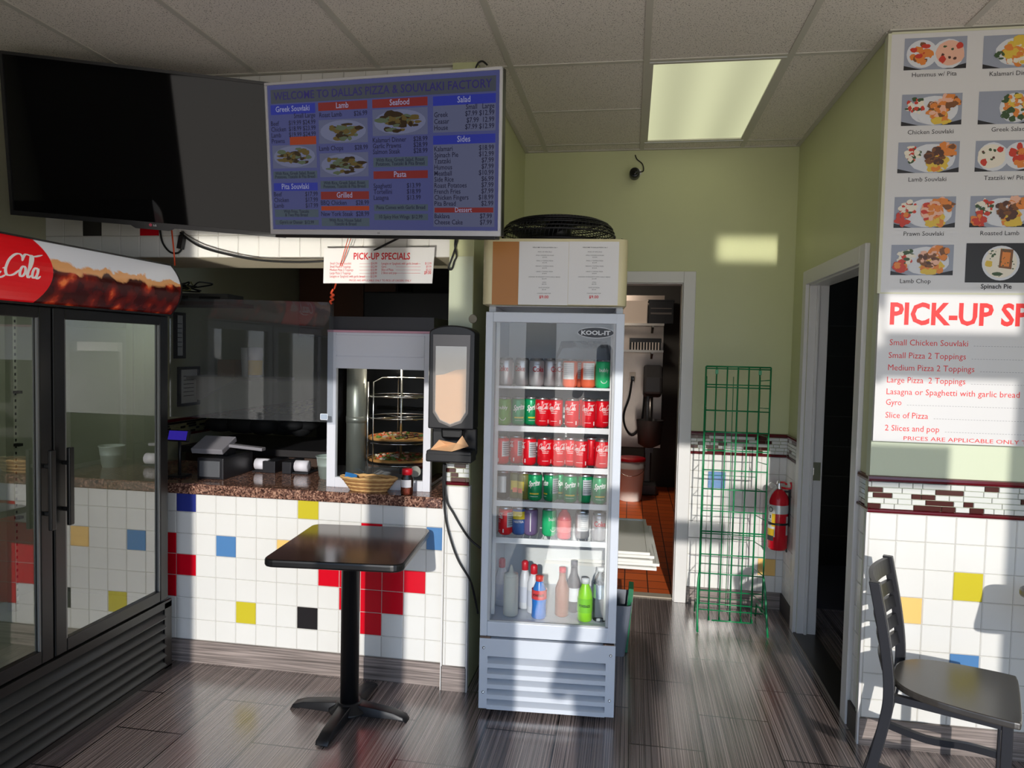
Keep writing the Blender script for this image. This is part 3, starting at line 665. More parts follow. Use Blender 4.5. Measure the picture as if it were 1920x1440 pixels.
mb = MB(); mb.quad((-D+.031, y0+.031, .336), (-D+.031, y1-.031, .336), (-D+.031, y1-.031, 1.649), (-D+.031, y0+.031, 1.649)); mb.quad((-D+.03, y1-.031, .336), (-.04, y1-.031, .336), (-.04, y1-.031, 1.649), (-D+.03, y1-.031, 1.649)); mb.quad((-D+.03, y0+.031, .336), (-.04, y0+.031, .336), (-.04, y0+.031, 1.649), (-D+.03, y0+.031, 1.649)); mb.quad((-D+.03, y0+.03, .337), (-.04, y0+.03, .337), (-.04, y1-.03, .337), (-D+.03, y1-.03, .337)); mb.quad((-D+.03, y0+.03, 1.648), (-.04, y0+.03, 1.648), (-.04, y1-.03, 1.648), (-D+.03, y1-.03, 1.648))
mb.move((0, -2.33, 0)); mb.fixn = False; mb.build('liner', CIN, t)
for yy in (2.02, 2.72):
    mb = MB(); mb.box(-.58, -.54, yy-.01, yy+.01, .34, 1.64)
    for k in range(44): mb.box(-.5395, -.539, yy-.004, yy+.004, .37+.0288*k, .382+.0288*k, 1)
    for z in (.75, 1.07, 1.30): mb.box(-.54, -.515, yy-.012, yy+.012, z, z+.012, 1)
    mb.move((0, -2.33, 0)); mb.build('shelf_standard', [mat('standard_metal', srgb(170, 172, 158), .5), mat('slot_black', srgb(26, 26, 24), .8)], t)
def cooler_door(a, b, hy):
    d = MB(); f = .055
    d.box(-.03, .0, a, a+f, .345, 1.655).box(-.03, 0, b-f, b, .345, 1.655).box(-.03, 0, a+f, b-f, .345, .345+f*.9).box(-.03, 0, a+f, b-f, 1.655-f*.75, 1.655)
    o = d.move((0, -2.33, 0)).build('door', CBLK, t, bevel=.004)
    gb = MB().box(-.018, -.014, a+f-.004, b-f+.004, .39, 1.62); gb.mi = [1, 1, 1, 0, 1, 1]; gb.move((0, -2.33, 0)).build('glass', [glass('cooler_glass', (.84, .88, .84, 1), 0, 5.0), clear('cooler_glass_edge')], o)
    g = MB()
    for s in ((a+f, a+f+.006), (b-f-.006, b-f)): g.box(-.012, -.003, s[0], s[1], .39, 1.62)
    g.move((0, -2.33, 0)).build('gasket', mat('grey_gasket', srgb(130, 130, 128), .4, .4), o)
    hn = MB(); hn.box(.024, .04, hy-.012, hy+.012, .84, 1.135)
    for z in (.90, 1.075): hn.box(0, .03, hy-.006, hy+.006, z-.008, z+.008)
    hn.move((0, -2.33, 0)).build('handle', CBLK, o, bevel=.004)
    return o
cooler_door(1.66, 2.322, 2.285); cooler_door(2.332, 2.995, 2.372)
for yy in (1.99, 2.66): lamp('cooler_fill_light', 'POINT', (CX-.045, yy, 1.64), (0, 0, -1), 1.8, (.95, 1, .86), shadow_soft_size=.004)  # unseen fill lights added to brighten the cooler interior
# header: bulging lit panel with cola splash picture
hz0, hz1 = 1.665, 1.888
def hx_(z): q = (z-(hz0+hz1)/2)/((hz1-hz0)/2); return .0+.052*(1-q*q)
N = 14; zz = [hz0+(hz1-hz0)*k/N for k in range(N+1)]
mb = MB()
vs = [(hx_(z), y, z) for y in (y0, y1-.006) for z in zz]
mb.add(vs, [(k, k+1, N+2+k, N+1+k) for k in range(N)], 0, True); mb.move((0, -2.33, 0))
HP = bpy.data.materials.new('cola_splash_print'); HP.use_nodes = True
def _hp():
    n, l = HP.node_tree.nodes, HP.node_tree.links; b = n['Principled BSDF']; b.inputs['Roughness'].default_value = .25
    tcn = n.new('ShaderNodeTexCoord'); s = n.new('ShaderNodeSeparateXYZ'); l.new(tcn.outputs['Object'], s.inputs[0])
    mp = n.new('ShaderNodeMapping'); mp.inputs['Scale'].default_value = (1, 1, 1.3); l.new(tcn.outputs['Object'], mp.inputs[0])
    nz = n.new('ShaderNodeTexNoise'); nz.inputs['Scale'].default_value = 9; nz.inputs['Detail'].default_value = 5; nz.inputs['Distortion'].default_value = .8; l.new(mp.outputs[0], nz.inputs[0])
    a = n.new('ShaderNodeMath'); a.operation = 'MULTIPLY_ADD'; a.inputs[1].default_value = .10; l.new(nz.outputs[0], a.inputs[0]); l.new(s.outputs['Z'], a.inputs[2])
    mr = n.new('ShaderNodeMapRange'); mr.inputs[1].default_value = 1.72; mr.inputs[2].default_value = 1.94; l.new(a.outputs[0], mr.inputs[0])
    cr = n.new('ShaderNodeValToRGB'); E_ = cr.color_ramp.elements
    E_[0].position = 0; E_[0].color = (1, 1, 1, 1); E_[1].position = 1; E_[1].color = (1, 1, 1, 1)
    cr.color_ramp.interpolation = 'LINEAR'
    E_[0].color = (0, 0, 0, 1)
    for pz, cz in ((.52, (0, 0, 0, 1)), (.56, (.45, .45, .45, 1)), (.66, (.58, .58, .58, 1)), (.70, (1, 1, 1, 1))):
        e_ = E_.new(pz); e_.color = cz
    l.new(mr.outputs[0], cr.inputs[0])
    # cola with ice: warm blocks
    vo = n.new('ShaderNodeTexVoronoi'); vo.inputs['Scale'].default_value = 13; vo.feature = 'SMOOTH_F1'; vo.inputs['Smoothness'].default_value = .6; mp2 = n.new('ShaderNodeMapping'); mp2.inputs['Scale'].default_value = (1, 1, .9); l.new(tcn.outputs['Object'], mp2.inputs[0]); l.new(mp2.outputs[0], vo.inputs['Vector'])
    n2 = n.new('ShaderNodeTexNoise'); n2.inputs['Scale'].default_value = 22; n2.inputs['Detail'].default_value = 4; l.new(tcn.outputs['Object'], n2.inputs[0])
    ad = n.new('ShaderNodeMath'); ad.operation = 'MULTIPLY_ADD'; ad.inputs[1].default_value = .7; l.new(n2.outputs[0], ad.inputs[0]); l.new(vo.outputs[0], ad.inputs[2])
    c2 = n.new('ShaderNodeValToRGB'); f_ = c2.color_ramp.elements
    f_[0].position = .42; f_[0].color = srgb(232, 120, 60); f_[1].position = .96; f_[1].color = srgb(58, 14, 14)
    e_ = f_.new(.55); e_.color = srgb(176, 52, 26)
    e_ = f_.new(.68); e_.color = srgb(104, 24, 18)
    l.new(ad.outputs[0], c2.inputs[0])
    m1 = n.new('ShaderNodeMixRGB'); m1.inputs[2].default_value = srgb(222, 160, 104); cl = n.new('ShaderNodeMapRange'); cl.inputs[2].default_value = .5; l.new(cr.outputs[0], cl.inputs[0]); l.new(cl.outputs[0], m1.inputs[0]); l.new(c2.outputs[0], m1.inputs[1])
    m2 = n.new('ShaderNodeMixRGB'); m2.inputs[2].default_value = srgb(220, 220, 224); c3 = n.new('ShaderNodeMapRange'); c3.inputs[1].default_value = .6; c3.inputs[2].default_value = .95; l.new(cr.outputs[0], c3.inputs[0]); l.new(c3.outputs[0], m2.inputs[0]); l.new(m1.outputs[0], m2.inputs[1])
    l.new(m2.outputs[0], b.inputs['Base Color']); l.new(m2.outputs[0], b.inputs['Emission Color']); b.inputs['Emission Strength'].default_value = .22
_hp()
hd = mb.build('header_panel', HP, t)
mb = MB(); prof = [(hx_(z)+.004, z) for z in zz]
poly = [(p[0]+.0, p[1]) for p in prof]+[(-.02, hz1), (-.02, hz0)]
mb.prism([(p[0], p[1]) for p in poly], y1-.006, y1, 'y')
mb.box(-.02, .008, y0, y1, hz0-.008, hz0).box(-.02, .008, y0, y1, hz1, hz1+.006)
mb.move((0, -2.33, 0)); mb.build('header_frame', CBLK, t)
CRED = mat('cola_red', srgb(224, 22, 30), .3, emit=srgb(224, 22, 30), estr=.22); CWH = mat('script_white', srgb(240, 236, 232), .3, emit=srgb(240, 236, 232), estr=.15)
yc_, zc_ = 2.075, 1.778
disc = MB(); Rr = .20
for i in range(N):
    za, zb = zz[i], zz[i+1]
    wa, wb = math.sqrt(max(0, Rr**2-(za-zc_)**2)), math.sqrt(max(0, Rr**2-(zb-zc_)**2))
    disc.add([(hx_(za)+.0012, yc_-2.33-wa, za), (hx_(za)+.0012, yc_-2.33+wa, za), (hx_(zb)+.0012, yc_-2.33+wb, zb), (hx_(zb)+.0012, yc_-2.33-wb, zb)], [(0, 1, 2, 3)], 0, True)
disc.build('red_disc', CRED, hd)
sc = MB(); sc.flat(SCRIPT2D, 0, 0, .078, 0, 'C', w=.335, fn=lambda p: (hx_(zc_-.03+p[2])+.0026, yc_-2.33+p[0]+.0, zc_-.032+p[2])); sc.fixn = False
sc.build('script_lettering', CWH, hd)
# bottom louvres
mb = MB(); mb.box(-.045, -.04, y0, y1, .0, .30).box(-.01, .0, y1-.05, y1, .015, .325).box(-.01, 0, y0, y0+.05, .015, .325).box(-.01, 0, y0, y1, .30, .335).box(-.01, 0, y0, y1, .0, .022)
for k in range(6):
    z = .030+.045*k; mb.prism([(-.034, z+.034), (.004, z), (.010, z+.003), (.010, z+.008), (-.030, z+.039)], y0+.05, y1-.05, 'y', 1)
mb.move((0, -2.33, 0)); mb.build('grille', [CBLK, CGR], t)
# ---------------------------------------------------------------- glass-door drinks fridge in the middle
FW = mat('fridge_white_enamel', srgb(206, 212, 222), .32, noise=.04, nscale=4); FIN = mat('fridge_liner', srgb(222, 224, 224), .45)
FX, FY = -.311, 2.915
fr_ = thing('display_fridge', 'narrow white glass-door display fridge full of drink cans', 'fridge', (FX, FY, 0), R(3.5))
hw = .2825
mb = MB(); z0, z1 = .025, 1.985
mb.box(-hw+.005, -hw+.035, .05, .60, .3, z1-.27).box(hw-.035, hw-.005, .05, .60, .3, z1-.27).box(-hw+.035, hw-.035, .57, .60, .3, z1-.27).box(-hw+.005, hw-.005, .05, .60, z1-.27, z1).box(-hw+.005, hw-.005, .06, .60, .12, .385)
mb.box(-hw+.01, hw-.01, .06, .60, .03, .13)
mb.build('cabinet', FW, fr_, bevel=.004)
for sx_ in (-1, 1):
    for yy in (.07, .55): MB().lathe([(.02, 0), (.022, .006), (.014, .01), (.014, .031)], 14, c=(sx_*(hw-.06), yy, 0)).build('foot', BLACKP, fr_)
# liner light strip, left and right rails
mb = MB(); mb.quad((-hw+.036, .569, .386), (hw-.036, .569, .386), (hw-.036, .569, 1.714), (-hw+.036, .569, 1.714)); mb.box(-.035, -.015, .56, .568, 1.20, 1.70).box(-hw+.036, -hw+.05, .08, .10, .4, 1.68).box(hw-.05, hw-.036, .08, .10, .4, 1.68); mb.build('liner', FIN, fr_)
# door
dz0, dz1 = .335, 1.69
mb = MB(); f = .030
mb.box(-hw, -hw+f, 0, .04, dz0, dz1).box(hw-f-.004, hw, 0, .04, dz0, dz1).box(-hw+f, hw-f, 0, .04, dz0, dz0+.062).box(-hw+f, hw-f, 0, .04, dz1-.042, dz1)
dr = mb.build('door', FW, fr_, bevel=.003)
gb = MB().box(-hw+f-.003, hw-f, .012, .016, dz0+.06, dz1-.04); gb.mi = [1, 1, 0, 1, 1, 1]; gb.build('glass', [glass('fridge_glass', (.95, .97, .97, 1), 0, 1.8), clear('fridge_glass_edge')], dr)
g = MB(); g.box(-hw+f, -hw+f+.010, .006, .012, dz0+.06, dz1-.04).box(hw-f-.014, hw-f-.004, .006, .012, dz0+.06, dz1-.04).box(-hw+f, hw-f, .006, .012, dz0+.06, dz0+.067)
g.build('gasket', mat('fridge_gasket', srgb(178, 180, 182), .6), dr)
b = MB(); b.ellipse(.168, 1.612, .074, .0225, 1, .0098, 32); b.ellipse(.168, 1.612, .0715, .020, 0, .0090, 32); b.text('KOOL-IT', .168, 1.6035, .0235, 1, 'C', w=.118, bold=.035, y=.0082); b.fixn = False
b.build('badge', [mat('badge_black', srgb(20, 22, 28), .3), mat('badge_silver', srgb(206, 208, 212), .3)], dr)
for x0_, x1_, z_ in ((-hw+.002, -hw+.045, dz0-.006), (hw-.05, hw-.006, dz0-.010)): MB().box(x0_, x1_, .002, .05, z_-.008, z_+.004).build('hinge', mat('hinge_bronze', srgb(110, 92, 82), .4, .7), fr_)
# lower louvred panel
mb = MB(); mb.box(-hw, -hw+.035, 0, .02, .025, .325).box(hw-.038, hw, 0, .02, .025, .325).box(-hw+.035, hw-.038, 0, .02, .25, .325).box(-hw+.035, hw-.038, .052, .056, .03, .25, 1).box(-hw, -hw+.012, .02, .06, .03, .32).box(hw-.012, hw, .02, .06, .03, .32)
for k in range(5):
    z = .03+.0445*k; mb.prism([(.040, z+.030), (.043, z+.028), (.006, z-.004), (-.005, z-.005), (-.005, z+.013), (-.001, z+.015)], -hw+.035, hw-.038, 'x')
mb.build('louvre_panel', [FW, mat('louvre_gap_shade', srgb(70, 80, 98), .6)], fr_)  # backing coloured dark so shade is painted into the louvre gaps
for x_, z_ in ((-hw+.018, .285), (-hw+.018, .095), (hw-.019, .285), (hw-.019, .095)): MB().lathe([(.0, -.004), (.005, -.004), (.0065, 0)], 12, c=(x_, 0, z_), axis='y').build('screw', CHROME, fr_)
# header box
HB = mat('cream_header_plastic', srgb(216, 206, 164), .4)
mb = MB(); pr_ = rrect(-hw-.012, hw+.004, -.045, .30, .035, 6); mb.prism(pr_, 1.718, 1.982, 'z', smooth=True); mb.build('header_box', HB, fr_, bevel=.003)
# shelves
SHZ = [1.381, 1.213, 1.044, .892, .733]
WIRE = mat('white_wire', srgb(222, 222, 220), .4); PR = mat('price_rail', srgb(226, 228, 230), .35)
for k, z in enumerate(SHZ):
    mb = MB(); s_ = .0025
    for j in range(17): x = -hw+.045+(2*hw-.09)*j/16; mb.box(x-s_/2, x+s_/2, .085, .545, z-s_, z)
    for y in (.09, .3, .54): mb.box(-hw+.04, hw-.04, y-.002, y+.002, z-.006, z-.002)
    sh = mb.build('shelf', WIRE, fr_)
    hgt = .008 if k == 0 else .022
    MB().box(-hw+.038, hw-.038, .078, .083, z-hgt, z+.002).build('price_rail', PR, sh)
# papers on the header
tf = Matrix.Translation((FX, FY, 0)) @ Matrix.Rotation(R(3.5), 4, 'Z')
def on_fridge(u, v, d):
    """point of the fridge plane at depth d behind its front face, in fridge coordinates"""
    nrm = tf.to_3x3() @ Vector((0, 1, 0)); p0 = tf @ Vector((0, d, 0)); dd = ray(u, v); o = Vector((0, 0, H))
    return tf.inverted() @ (o+dd*((p0-o).dot(nrm)/dd.dot(nrm)))
def sheet(name, label, u0, u1, mats, text=None):
    a = on_fridge(u0, 571, -.046); b_ = on_fridge(u1, 571, -.046); top = on_fridge((u0+u1)/2, 453, -.046)
    wd, ht = b_.x-a.x, top.z-a.z
    t_ = thing(name, label, 'paper sheet', tf @ Vector((a.x, -.0455, a.z)), R(3.5), 'papers taped to the fridge header')
    MB().box(0, wd, -.0012, 0, 0, ht).build('sheet', mats, t_)
    if text:
        m_ = MB(); zz_ = [(.90, 'WELCOME TO DALLAS PIZZA 2 for 1', .50, 0), (.83, 'PICK-UP SPECIALS', .28, 0), (.775, 'SMALL CHICKEN SOUVLAKI', .36, 0), (.745, '$14.99', .09, 0), (.69, 'SMALL 2 TOPPING PIZZA', .34, 0), (.66, '$12.99', .09, 0), (.605, 'MEDIUM 2 TOPPING PIZZA', .36, 0), (.575, '$15.99', .09, 0), (.52, 'LARGE 2 TOPPING PIZZA', .34, 0), (.49, '$18.99', .09, 0), (.435, 'LASAGNA OR SPAGHETTI WITH GARLIC BREAD', .64, 0), (.405, '$13.99', .09, 0), (.35, 'GYRO', .08, 0), (.32, '$9.99', .09, 0), (.265, 'SLICE OF PIZZA', .22, 0), (.235, '$5.50', .08, 0), (.175, '2 SLICES AND POP', .28, 0), (.105, '$9.00', .19, 1)]
        for fz, s, fw, c in zz_: m_.text(s, wd*.52, ht*fz, .0058 if not c else .016, c, 'C', w=wd*fw, y=-.0016, bold=.02 if c or fz > .85 else 0)
        m_.build('lettering', [INK, REDINK], t_)
    return t_
sheet('cardboard_sheet', 'plain tan cardboard strip taped at the left end of the fridge header', 922, 971, mat('tan_card', srgb(176, 116, 52), .45))
sheet('price_sheet', 'white typed price sheet on the fridge header, next to the tan strip', 971.5, 1064, PAPER, 1)
sheet('price_sheet', 'white typed price sheet on the fridge header, farthest from the tan strip', 1064.5, 1158, PAPER, 1)

# ---------------------------------------------------------------- cans and bottles
ALU = mat('can_aluminium', srgb(196, 196, 198), .25, .9); CR_ = mat('can_red', srgb(226, 14, 34), .28, .15); CG_ = mat('can_green', srgb(8, 150, 92), .28, .2); CS_ = mat('can_silver', srgb(190, 188, 190), .3, .5)
CW_ = mat('can_white_print', srgb(236, 234, 232), .4); CP_ = mat('can_panel_grey', srgb(190, 194, 196), .35, .3); CY_ = mat('can_yellow', srgb(214, 190, 40), .35); CO_ = mat('can_orange', srgb(240, 110, 74), .35); CM_ = mat('can_mint', srgb(40, 190, 120), .35); CL_ = mat('can_lime', srgb(96, 158, 48), .35); CDR = mat('can_crimson_print', srgb(176, 24, 44), .4); CBK = mat('can_black', srgb(30, 28, 30), .3); CPU = mat('can_plum', srgb(112, 92, 132), .35); CBL = mat('can_blue', srgb(60, 96, 160), .35); COL_ = mat('can_olive', srgb(104, 104, 40), .35)
CR0 = .0315
def wrapf(r): return lambda p: (r*math.sin(p[0]/r), -r*math.cos(p[0]/r), p[2])
def wrect(mb, x0, x1, z0, z1, m, r, n=8):
    f = wrapf(r)
    for k in range(n): a, b = x0+(x1-x0)*k/n, x0+(x1-x0)*(k+1)/n; mb.add([f((a, 0, z0)), f((b, 0, z0)), f((b, 0, z1)), f((a, 0, z1))], [(0, 1, 2, 3)], m)
PROT = {}
def can_proto(kind):
    bodym = dict(cola=CR_, lemon=CG_, diet=CS_, orange=CO_, mint=CM_, lime=CL_, tea=CBL, plum=CPU, olive=COL_, dark=CBK, peach=CS_)[kind]
    mb = MB().lathe([(.0225, 0), (.026, .003), (CR0, .011), (CR0, .106), (.029, .113)], 20, caps=True)
    o = mb.build('drink_can', bodym)
    MB().lathe([(.029, .113), (.0265, .1185), (.0265, .1205), (.0245, .1205), (.0240, .117), (0.0, .117)], 20, caps=False).build('lid', ALU, o)
    L = MB(); L.fixn = False; r = CR0+.0003; f = wrapf(r+.0002)
    if kind in ('cola', 'lemon'):
        wrect(L, .045, .088, .035, .100, 1, r); wrect(L, -.088, -.062, .03, .1, 1, r)
        for k in range(6): wrect(L, .049, .084, .045+.009*k, .047+.009*k, 2, r+.0002, 5)
    if kind == 'cola':
        L.flat(SCRIPT2D, 0, .073, .024, 0, 'C', w=.060, fn=f); L.text('ORIGINAL TASTE', 0, .062, .006, 0, 'C', w=.030, fn=f, bold=.02); wrect(L, -.013, .013, .0555, .0575, 0, r); wrect(L, -.014, .014, .022, .0235, 0, r)
        wrect(L, .026, .031, .012, .028, 0, r, 3)
    if kind == 'lemon':
        L.flat(ribl('Sprite'), 0, .062, .034, 0, 'C', w=.052, fn=f); wrect(L, -.02, .022, .030, .036, 3, r); wrect(L, -.018, .018, .02, .0215, 0, r)
    if kind == 'diet': L.text('Diet', -.006, .092, .010, 2, 'C', fn=f); L.text('Coke', 0, .064, .032, 4, 'C', w=.052, fn=f, bold=.02); wrect(L, .05, .08, .03, .1, 0, r)
    if kind in ('orange', 'peach'): wrect(L, -.026, .026, .036, .106, 0, r); [wrect(L, -.021, .021, .045+.0085*k, .047+.0085*k, 1, r+.0003, 5) for k in range(7)]
    if kind in ('mint', 'lime'): L.text('bubly', 0, .07, .022, 0, 'C', w=.042, fn=f, bold=.01); L.add([f((.014*math.cos(a)*s, 0, .034+.012*math.sin(a)*s)) for s in (1, .82) for a in [PI+PI*k/8 for k in range(9)]], [(k, k+1, 10+k, 9+k) for k in range(8)], 0)
    if kind == 'tea': wrect(L, -.03, .03, .07, .104, 3, r); L.text('NESTEA', 0, .055, .014, 0, 'C', w=.046, fn=f, bold=.02)
    if kind == 'plum': wrect(L, -.002, .002, .02, .1, 0, r, 2)
    if kind == 'olive': wrect(L, -.02, .02, .04, .08, 3, r); wrect(L, -.012, .012, .03, .05, 5, r+.0002)
    if kind == 'dark': wrect(L, -.022, .020, .03, .1, 1, r)
    L.build('print', [CW_, CP_, INK, CY_, CDR, CO_], o)
    return o
def ribl(s):
    vs, fs, a, b = text2d(s, .03); vs = [(x+.28*y, y+.10*x) for x, y in vs]; xs = [v[0] for v in vs]; return vs, fs, min(xs), max(xs)
def put(kind, u, zs, label, group, rz=0, depth=.125, v=700):
    p = on_fridge(u, v, depth); loc = tf @ Vector((p.x, depth, zs))
    if kind not in PROT:
        o = can_proto(kind); PROT[kind] = o; o.location = loc; o.rotation_euler = (0, 0, R(rz)); tag(o, label, 'drink can', group); return o
    return dup(PROT[kind], loc, label, group, R(rz))
g1, g2, g3, g4, g5 = ['cans on the %s fridge shelf' % s for s in ('top', 'second', 'third', 'fourth', 'fifth')]
put('diet', 949, SHZ[0], 'silver can at the far left of the top fridge shelf', g1, -20, .125, 700)
put('diet', 979, SHZ[0], 'second silver can from the left on the top fridge shelf', g1, -16, .17)
put('diet', 1006, SHZ[0], 'third silver can from the left on the top fridge shelf', g1, 24, .125)
put('diet', 1031, SHZ[0], 'fourth silver can from the left on the top fridge shelf', g1, 60, .17)
put('diet', 1050, SHZ[0], 'silver can touching the orange cans on the top fridge shelf', g1, 30, .20)
put('orange', 1069, SHZ[0], 'orange can beside the silver cans on the top fridge shelf', g1, -12, .115)
put('orange', 1087, SHZ[0], 'orange can standing back between the two front orange cans on the top shelf', g1, 30, .19)
put('orange', 1103, SHZ[0], 'orange can next to the mint green can on the top fridge shelf', g1, 8, .12)
put('mint', 1130, SHZ[0], 'mint green can at the right end of the top fridge shelf', g1, 14, .11)
v = 770
put('lime', 945, SHZ[1], 'leaf green can at the left end of the second fridge shelf', g2, 0, .12, v)
put('lemon', 972, SHZ[1], 'dark green can right beside the leaf green can on the second shelf', g2, 14, .15, v)
put('lemon', 996, SHZ[1], 'dark green can touching the red cans on the second fridge shelf', g2, 20, .17, v)
put('cola', 1017, SHZ[1], 'red can touching the dark green cans on the second fridge shelf', g2, 8, .14, v)
put('cola', 1042, SHZ[1], 'second red can from the left on the second fridge shelf', g2, -8, .14, v)
put('cola', 1073, SHZ[1], 'third red can from the left on the second fridge shelf', g2, -14, .12, v)
put('cola', 1094, SHZ[1], 'red can standing back behind its neighbours on the second fridge shelf', g2, 70, .19, v)
put('cola', 1104, SHZ[1], 'red can with full white script in front on the second fridge shelf', g2, -4, .115, v)
put('cola', 1128, SHZ[1], 'red can at the right end of the second fridge shelf', g2, 40, .15, v)
v = 845
put('cola', 941, SHZ[2], 'red can at the left end of the third fridge shelf', g3, -70, .13, v)
put('cola', 968, SHZ[2], 'second red can from the left on the third fridge shelf', g3, -62, .16, v)
put('cola', 992, SHZ[2], 'third red can from the left on the third fridge shelf', g3, -75, .13, v)
put('cola', 1021, SHZ[2], 'fourth red can from the left on the third fridge shelf', g3, 14, .125, v)
put('cola', 1047, SHZ[2], 'fifth red can from the left on the third fridge shelf', g3, 18, .125, v)
put('cola', 1070, SHZ[2], 'fourth red can from the right on the third fridge shelf', g3, 0, .15, v)
put('cola', 1089, SHZ[2], 'third red can from the right on the third fridge shelf', g3, -6, .115, v)
put('cola', 1108, SHZ[2], 'red can standing back beside the end can on the third fridge shelf', g3, 80, .18, v)
put('cola', 1128, SHZ[2], 'red can at the right end of the third fridge shelf', g3, 12, .115, v)
v = 910
put('dark', 943, SHZ[3], 'dark can with grey panel at the left end of the fourth fridge shelf', g4, 0, .14, v)
put('olive', 966, SHZ[3], 'olive can with orange spot, second on the fourth fridge shelf', g4, 10, .16, v)
put('olive', 983, SHZ[3], 'olive can touching the green cans on the fourth fridge shelf', g4, -30, .14, v)
put('lemon', 1003, SHZ[3], 'leftmost green can on the fourth fridge shelf', g4, 0, .125, v)
put('lemon', 1033, SHZ[3], 'second green can from the left on the fourth fridge shelf', g4, -62, .13, v)
put('lemon', 1050, SHZ[3], 'green can standing back in the middle of the fourth fridge shelf', g4, 30, .17, v)
put('lemon', 1069, SHZ[3], 'third green can from the right on the fourth fridge shelf', g4, 4, .12, v)
put('lemon', 1097, SHZ[3], 'green can turned to show its grey panel on the fourth fridge shelf', g4, -95, .125, v)
put('lemon', 1124, SHZ[3], 'green can at the right end of the fourth fridge shelf', g4, 8, .115, v)
v = 975
put('cola', 948, SHZ[4], 'red can at the left end of the fifth fridge shelf', g5, -60, .15, v)
put('tea', 973, SHZ[4], 'yellow and blue can on the fifth fridge shelf', g5, 6, .16, v)
put('plum', 995, SHZ[4], 'plum coloured can on the fifth fridge shelf', g5, 6, .16, v)
put('mint', 1030, SHZ[4], 'mint green can in the middle of the fifth fridge shelf', g5, 40, .16, v)
put('peach', 1092, SHZ[4], 'silver can with white panel on the fifth fridge shelf', g5, 10, .14, v)
put('diet', 1124, SHZ[4], 'silver can with red word at the right end of the fifth fridge shelf', g5, 8, .12, v)

def bottle(name, label, u, v, zs, prof, mats, ms, depth=.14, lab=None, group='bottles at the bottom of the fridge', cat='bottle', cap=None, text=None):
    p = on_fridge(u, v, depth); loc = tf @ Vector((p.x, depth, zs)); o = thing(name, label, cat, loc, 0, group)
    MB().lathe(prof, 20).build('body', mats[0], o)
    if cap: MB().lathe(cap[0], 16).build('cap', cap[1], o)
    if lab:
        L = MB(); L.fixn = False; r0, za, zb, mm = lab; r = r0+.0008; n = 24
        L.lathe([(r, za), (r, zb)], 20, caps=False)
        L2 = L.build('label_band', mm, o)
        if text: T_ = MB(); T_.fixn = False; T_.text(text[0], 0, (za+zb)/2-.006, text[1], 0, 'C', w=text[2], fn=wrapf(r+.0006), bold=.03); T_.build('lettering', text[3], L2)
    return o
# pink drink bottle on the fifth shelf
PINK = mat('pink_drink', srgb(220, 84, 92), .25); 
bottle('drink_bottle', 'pink flavoured water bottle on the fifth fridge shelf', 1058, 975, SHZ[4], [(.026, 0), (.030, .006), (.030, .085), (.024, .105), (.012, .120), (.012, .128)], [PINK], None, .125, group='cans on the fifth fridge shelf', cap=([(.014, .126), (.014, .140), (0, .140)], CPU), lab=(.030, .03, .08, mat('pink_label', srgb(232, 120, 120), .4)))
BZ = .387
CREAM = mat('cream_sauce', srgb(226, 222, 204), .45); CLR = glass('clear_plastic_bottle', (.86, .9, .92, 1), .02, 1.1)
bottle('squeeze_bottle', 'cream coloured sauce squeeze bottle on the fridge floor', 957, 1150, BZ, [(.028, 0), (.0325, .005), (.0325, .165), (.030, .178), (.018, .186), (.008, .190), (.005, .215), (.003, .22)], [CREAM], None, .12, cap=([(.031, .172), (.031, .182), (.012, .188), (.006, .212), (0, .214)], CREAM))
WHB = mat('white_bottle', srgb(222, 224, 230), .35); REDC = mat('red_cap', srgb(206, 22, 40), .35)
for u, d, lb in ((940, .24, 'white red-topped bottle half hidden behind the cream squeeze bottle'), (983, .22, 'white red-topped bottle right beside the cream squeeze bottle'), (1000, .17, 'white red-topped bottle touching the red and blue bottle')):
    bottle('sauce_bottle', lb, u, 1130, BZ, [(.026, 0), (.029, .005), (.029, .13), (.018, .16), (.012, .175)], [WHB], None, d, cap=([(.0135, .17), (.0155, .172), (.0155, .205), (.010, .212), (0, .213)], REDC), lab=(.029, .03, .10, mat('pale_label', srgb(206, 210, 224), .4)))
bottle('sports_drink', 'red and blue sports drink bottle on the fridge floor', 1010, 1160, BZ, [(.028, 0), (.032, .006), (.030, .05), (.032, .09), (.028, .125), (.016, .155), (.014, .165)], [mat('blue_drink', srgb(46, 120, 206), .25)], None, .11, cap=([(.0175, .16), (.0175, .182), (0, .184)], mat('orange_cap', srgb(224, 70, 60), .35)), lab=(.032, .085, .125, mat('red_label', srgb(214, 64, 66), .4)), text=('POWERADE', .016, .05, CBK))
bottle('sauce_bottle', 'brown sauce bottle with red cap in the middle of the fridge floor', 1053, 1150, BZ, [(.026, 0), (.030, .006), (.030, .12), (.016, .16), (.014, .19)], [mat('brown_sauce', srgb(150, 96, 74), .35)], None, .15, cap=([(.0155, .19), (.0155, .212), (0, .213)], REDC))
bottle('sauce_bottle', 'dark sauce bottle between the brown and lime bottles', 1075, 1130, BZ, [(.026, 0), (.030, .006), (.030, .13), (.016, .17), (.014, .20)], [mat('dark_sauce', srgb(44, 40, 52), .3)], None, .21, cap=([(.0155, .2), (.0155, .226), (0, .227)], mat('navy_cap', srgb(34, 36, 58), .4)), lab=(.030, .05, .11, WHB))
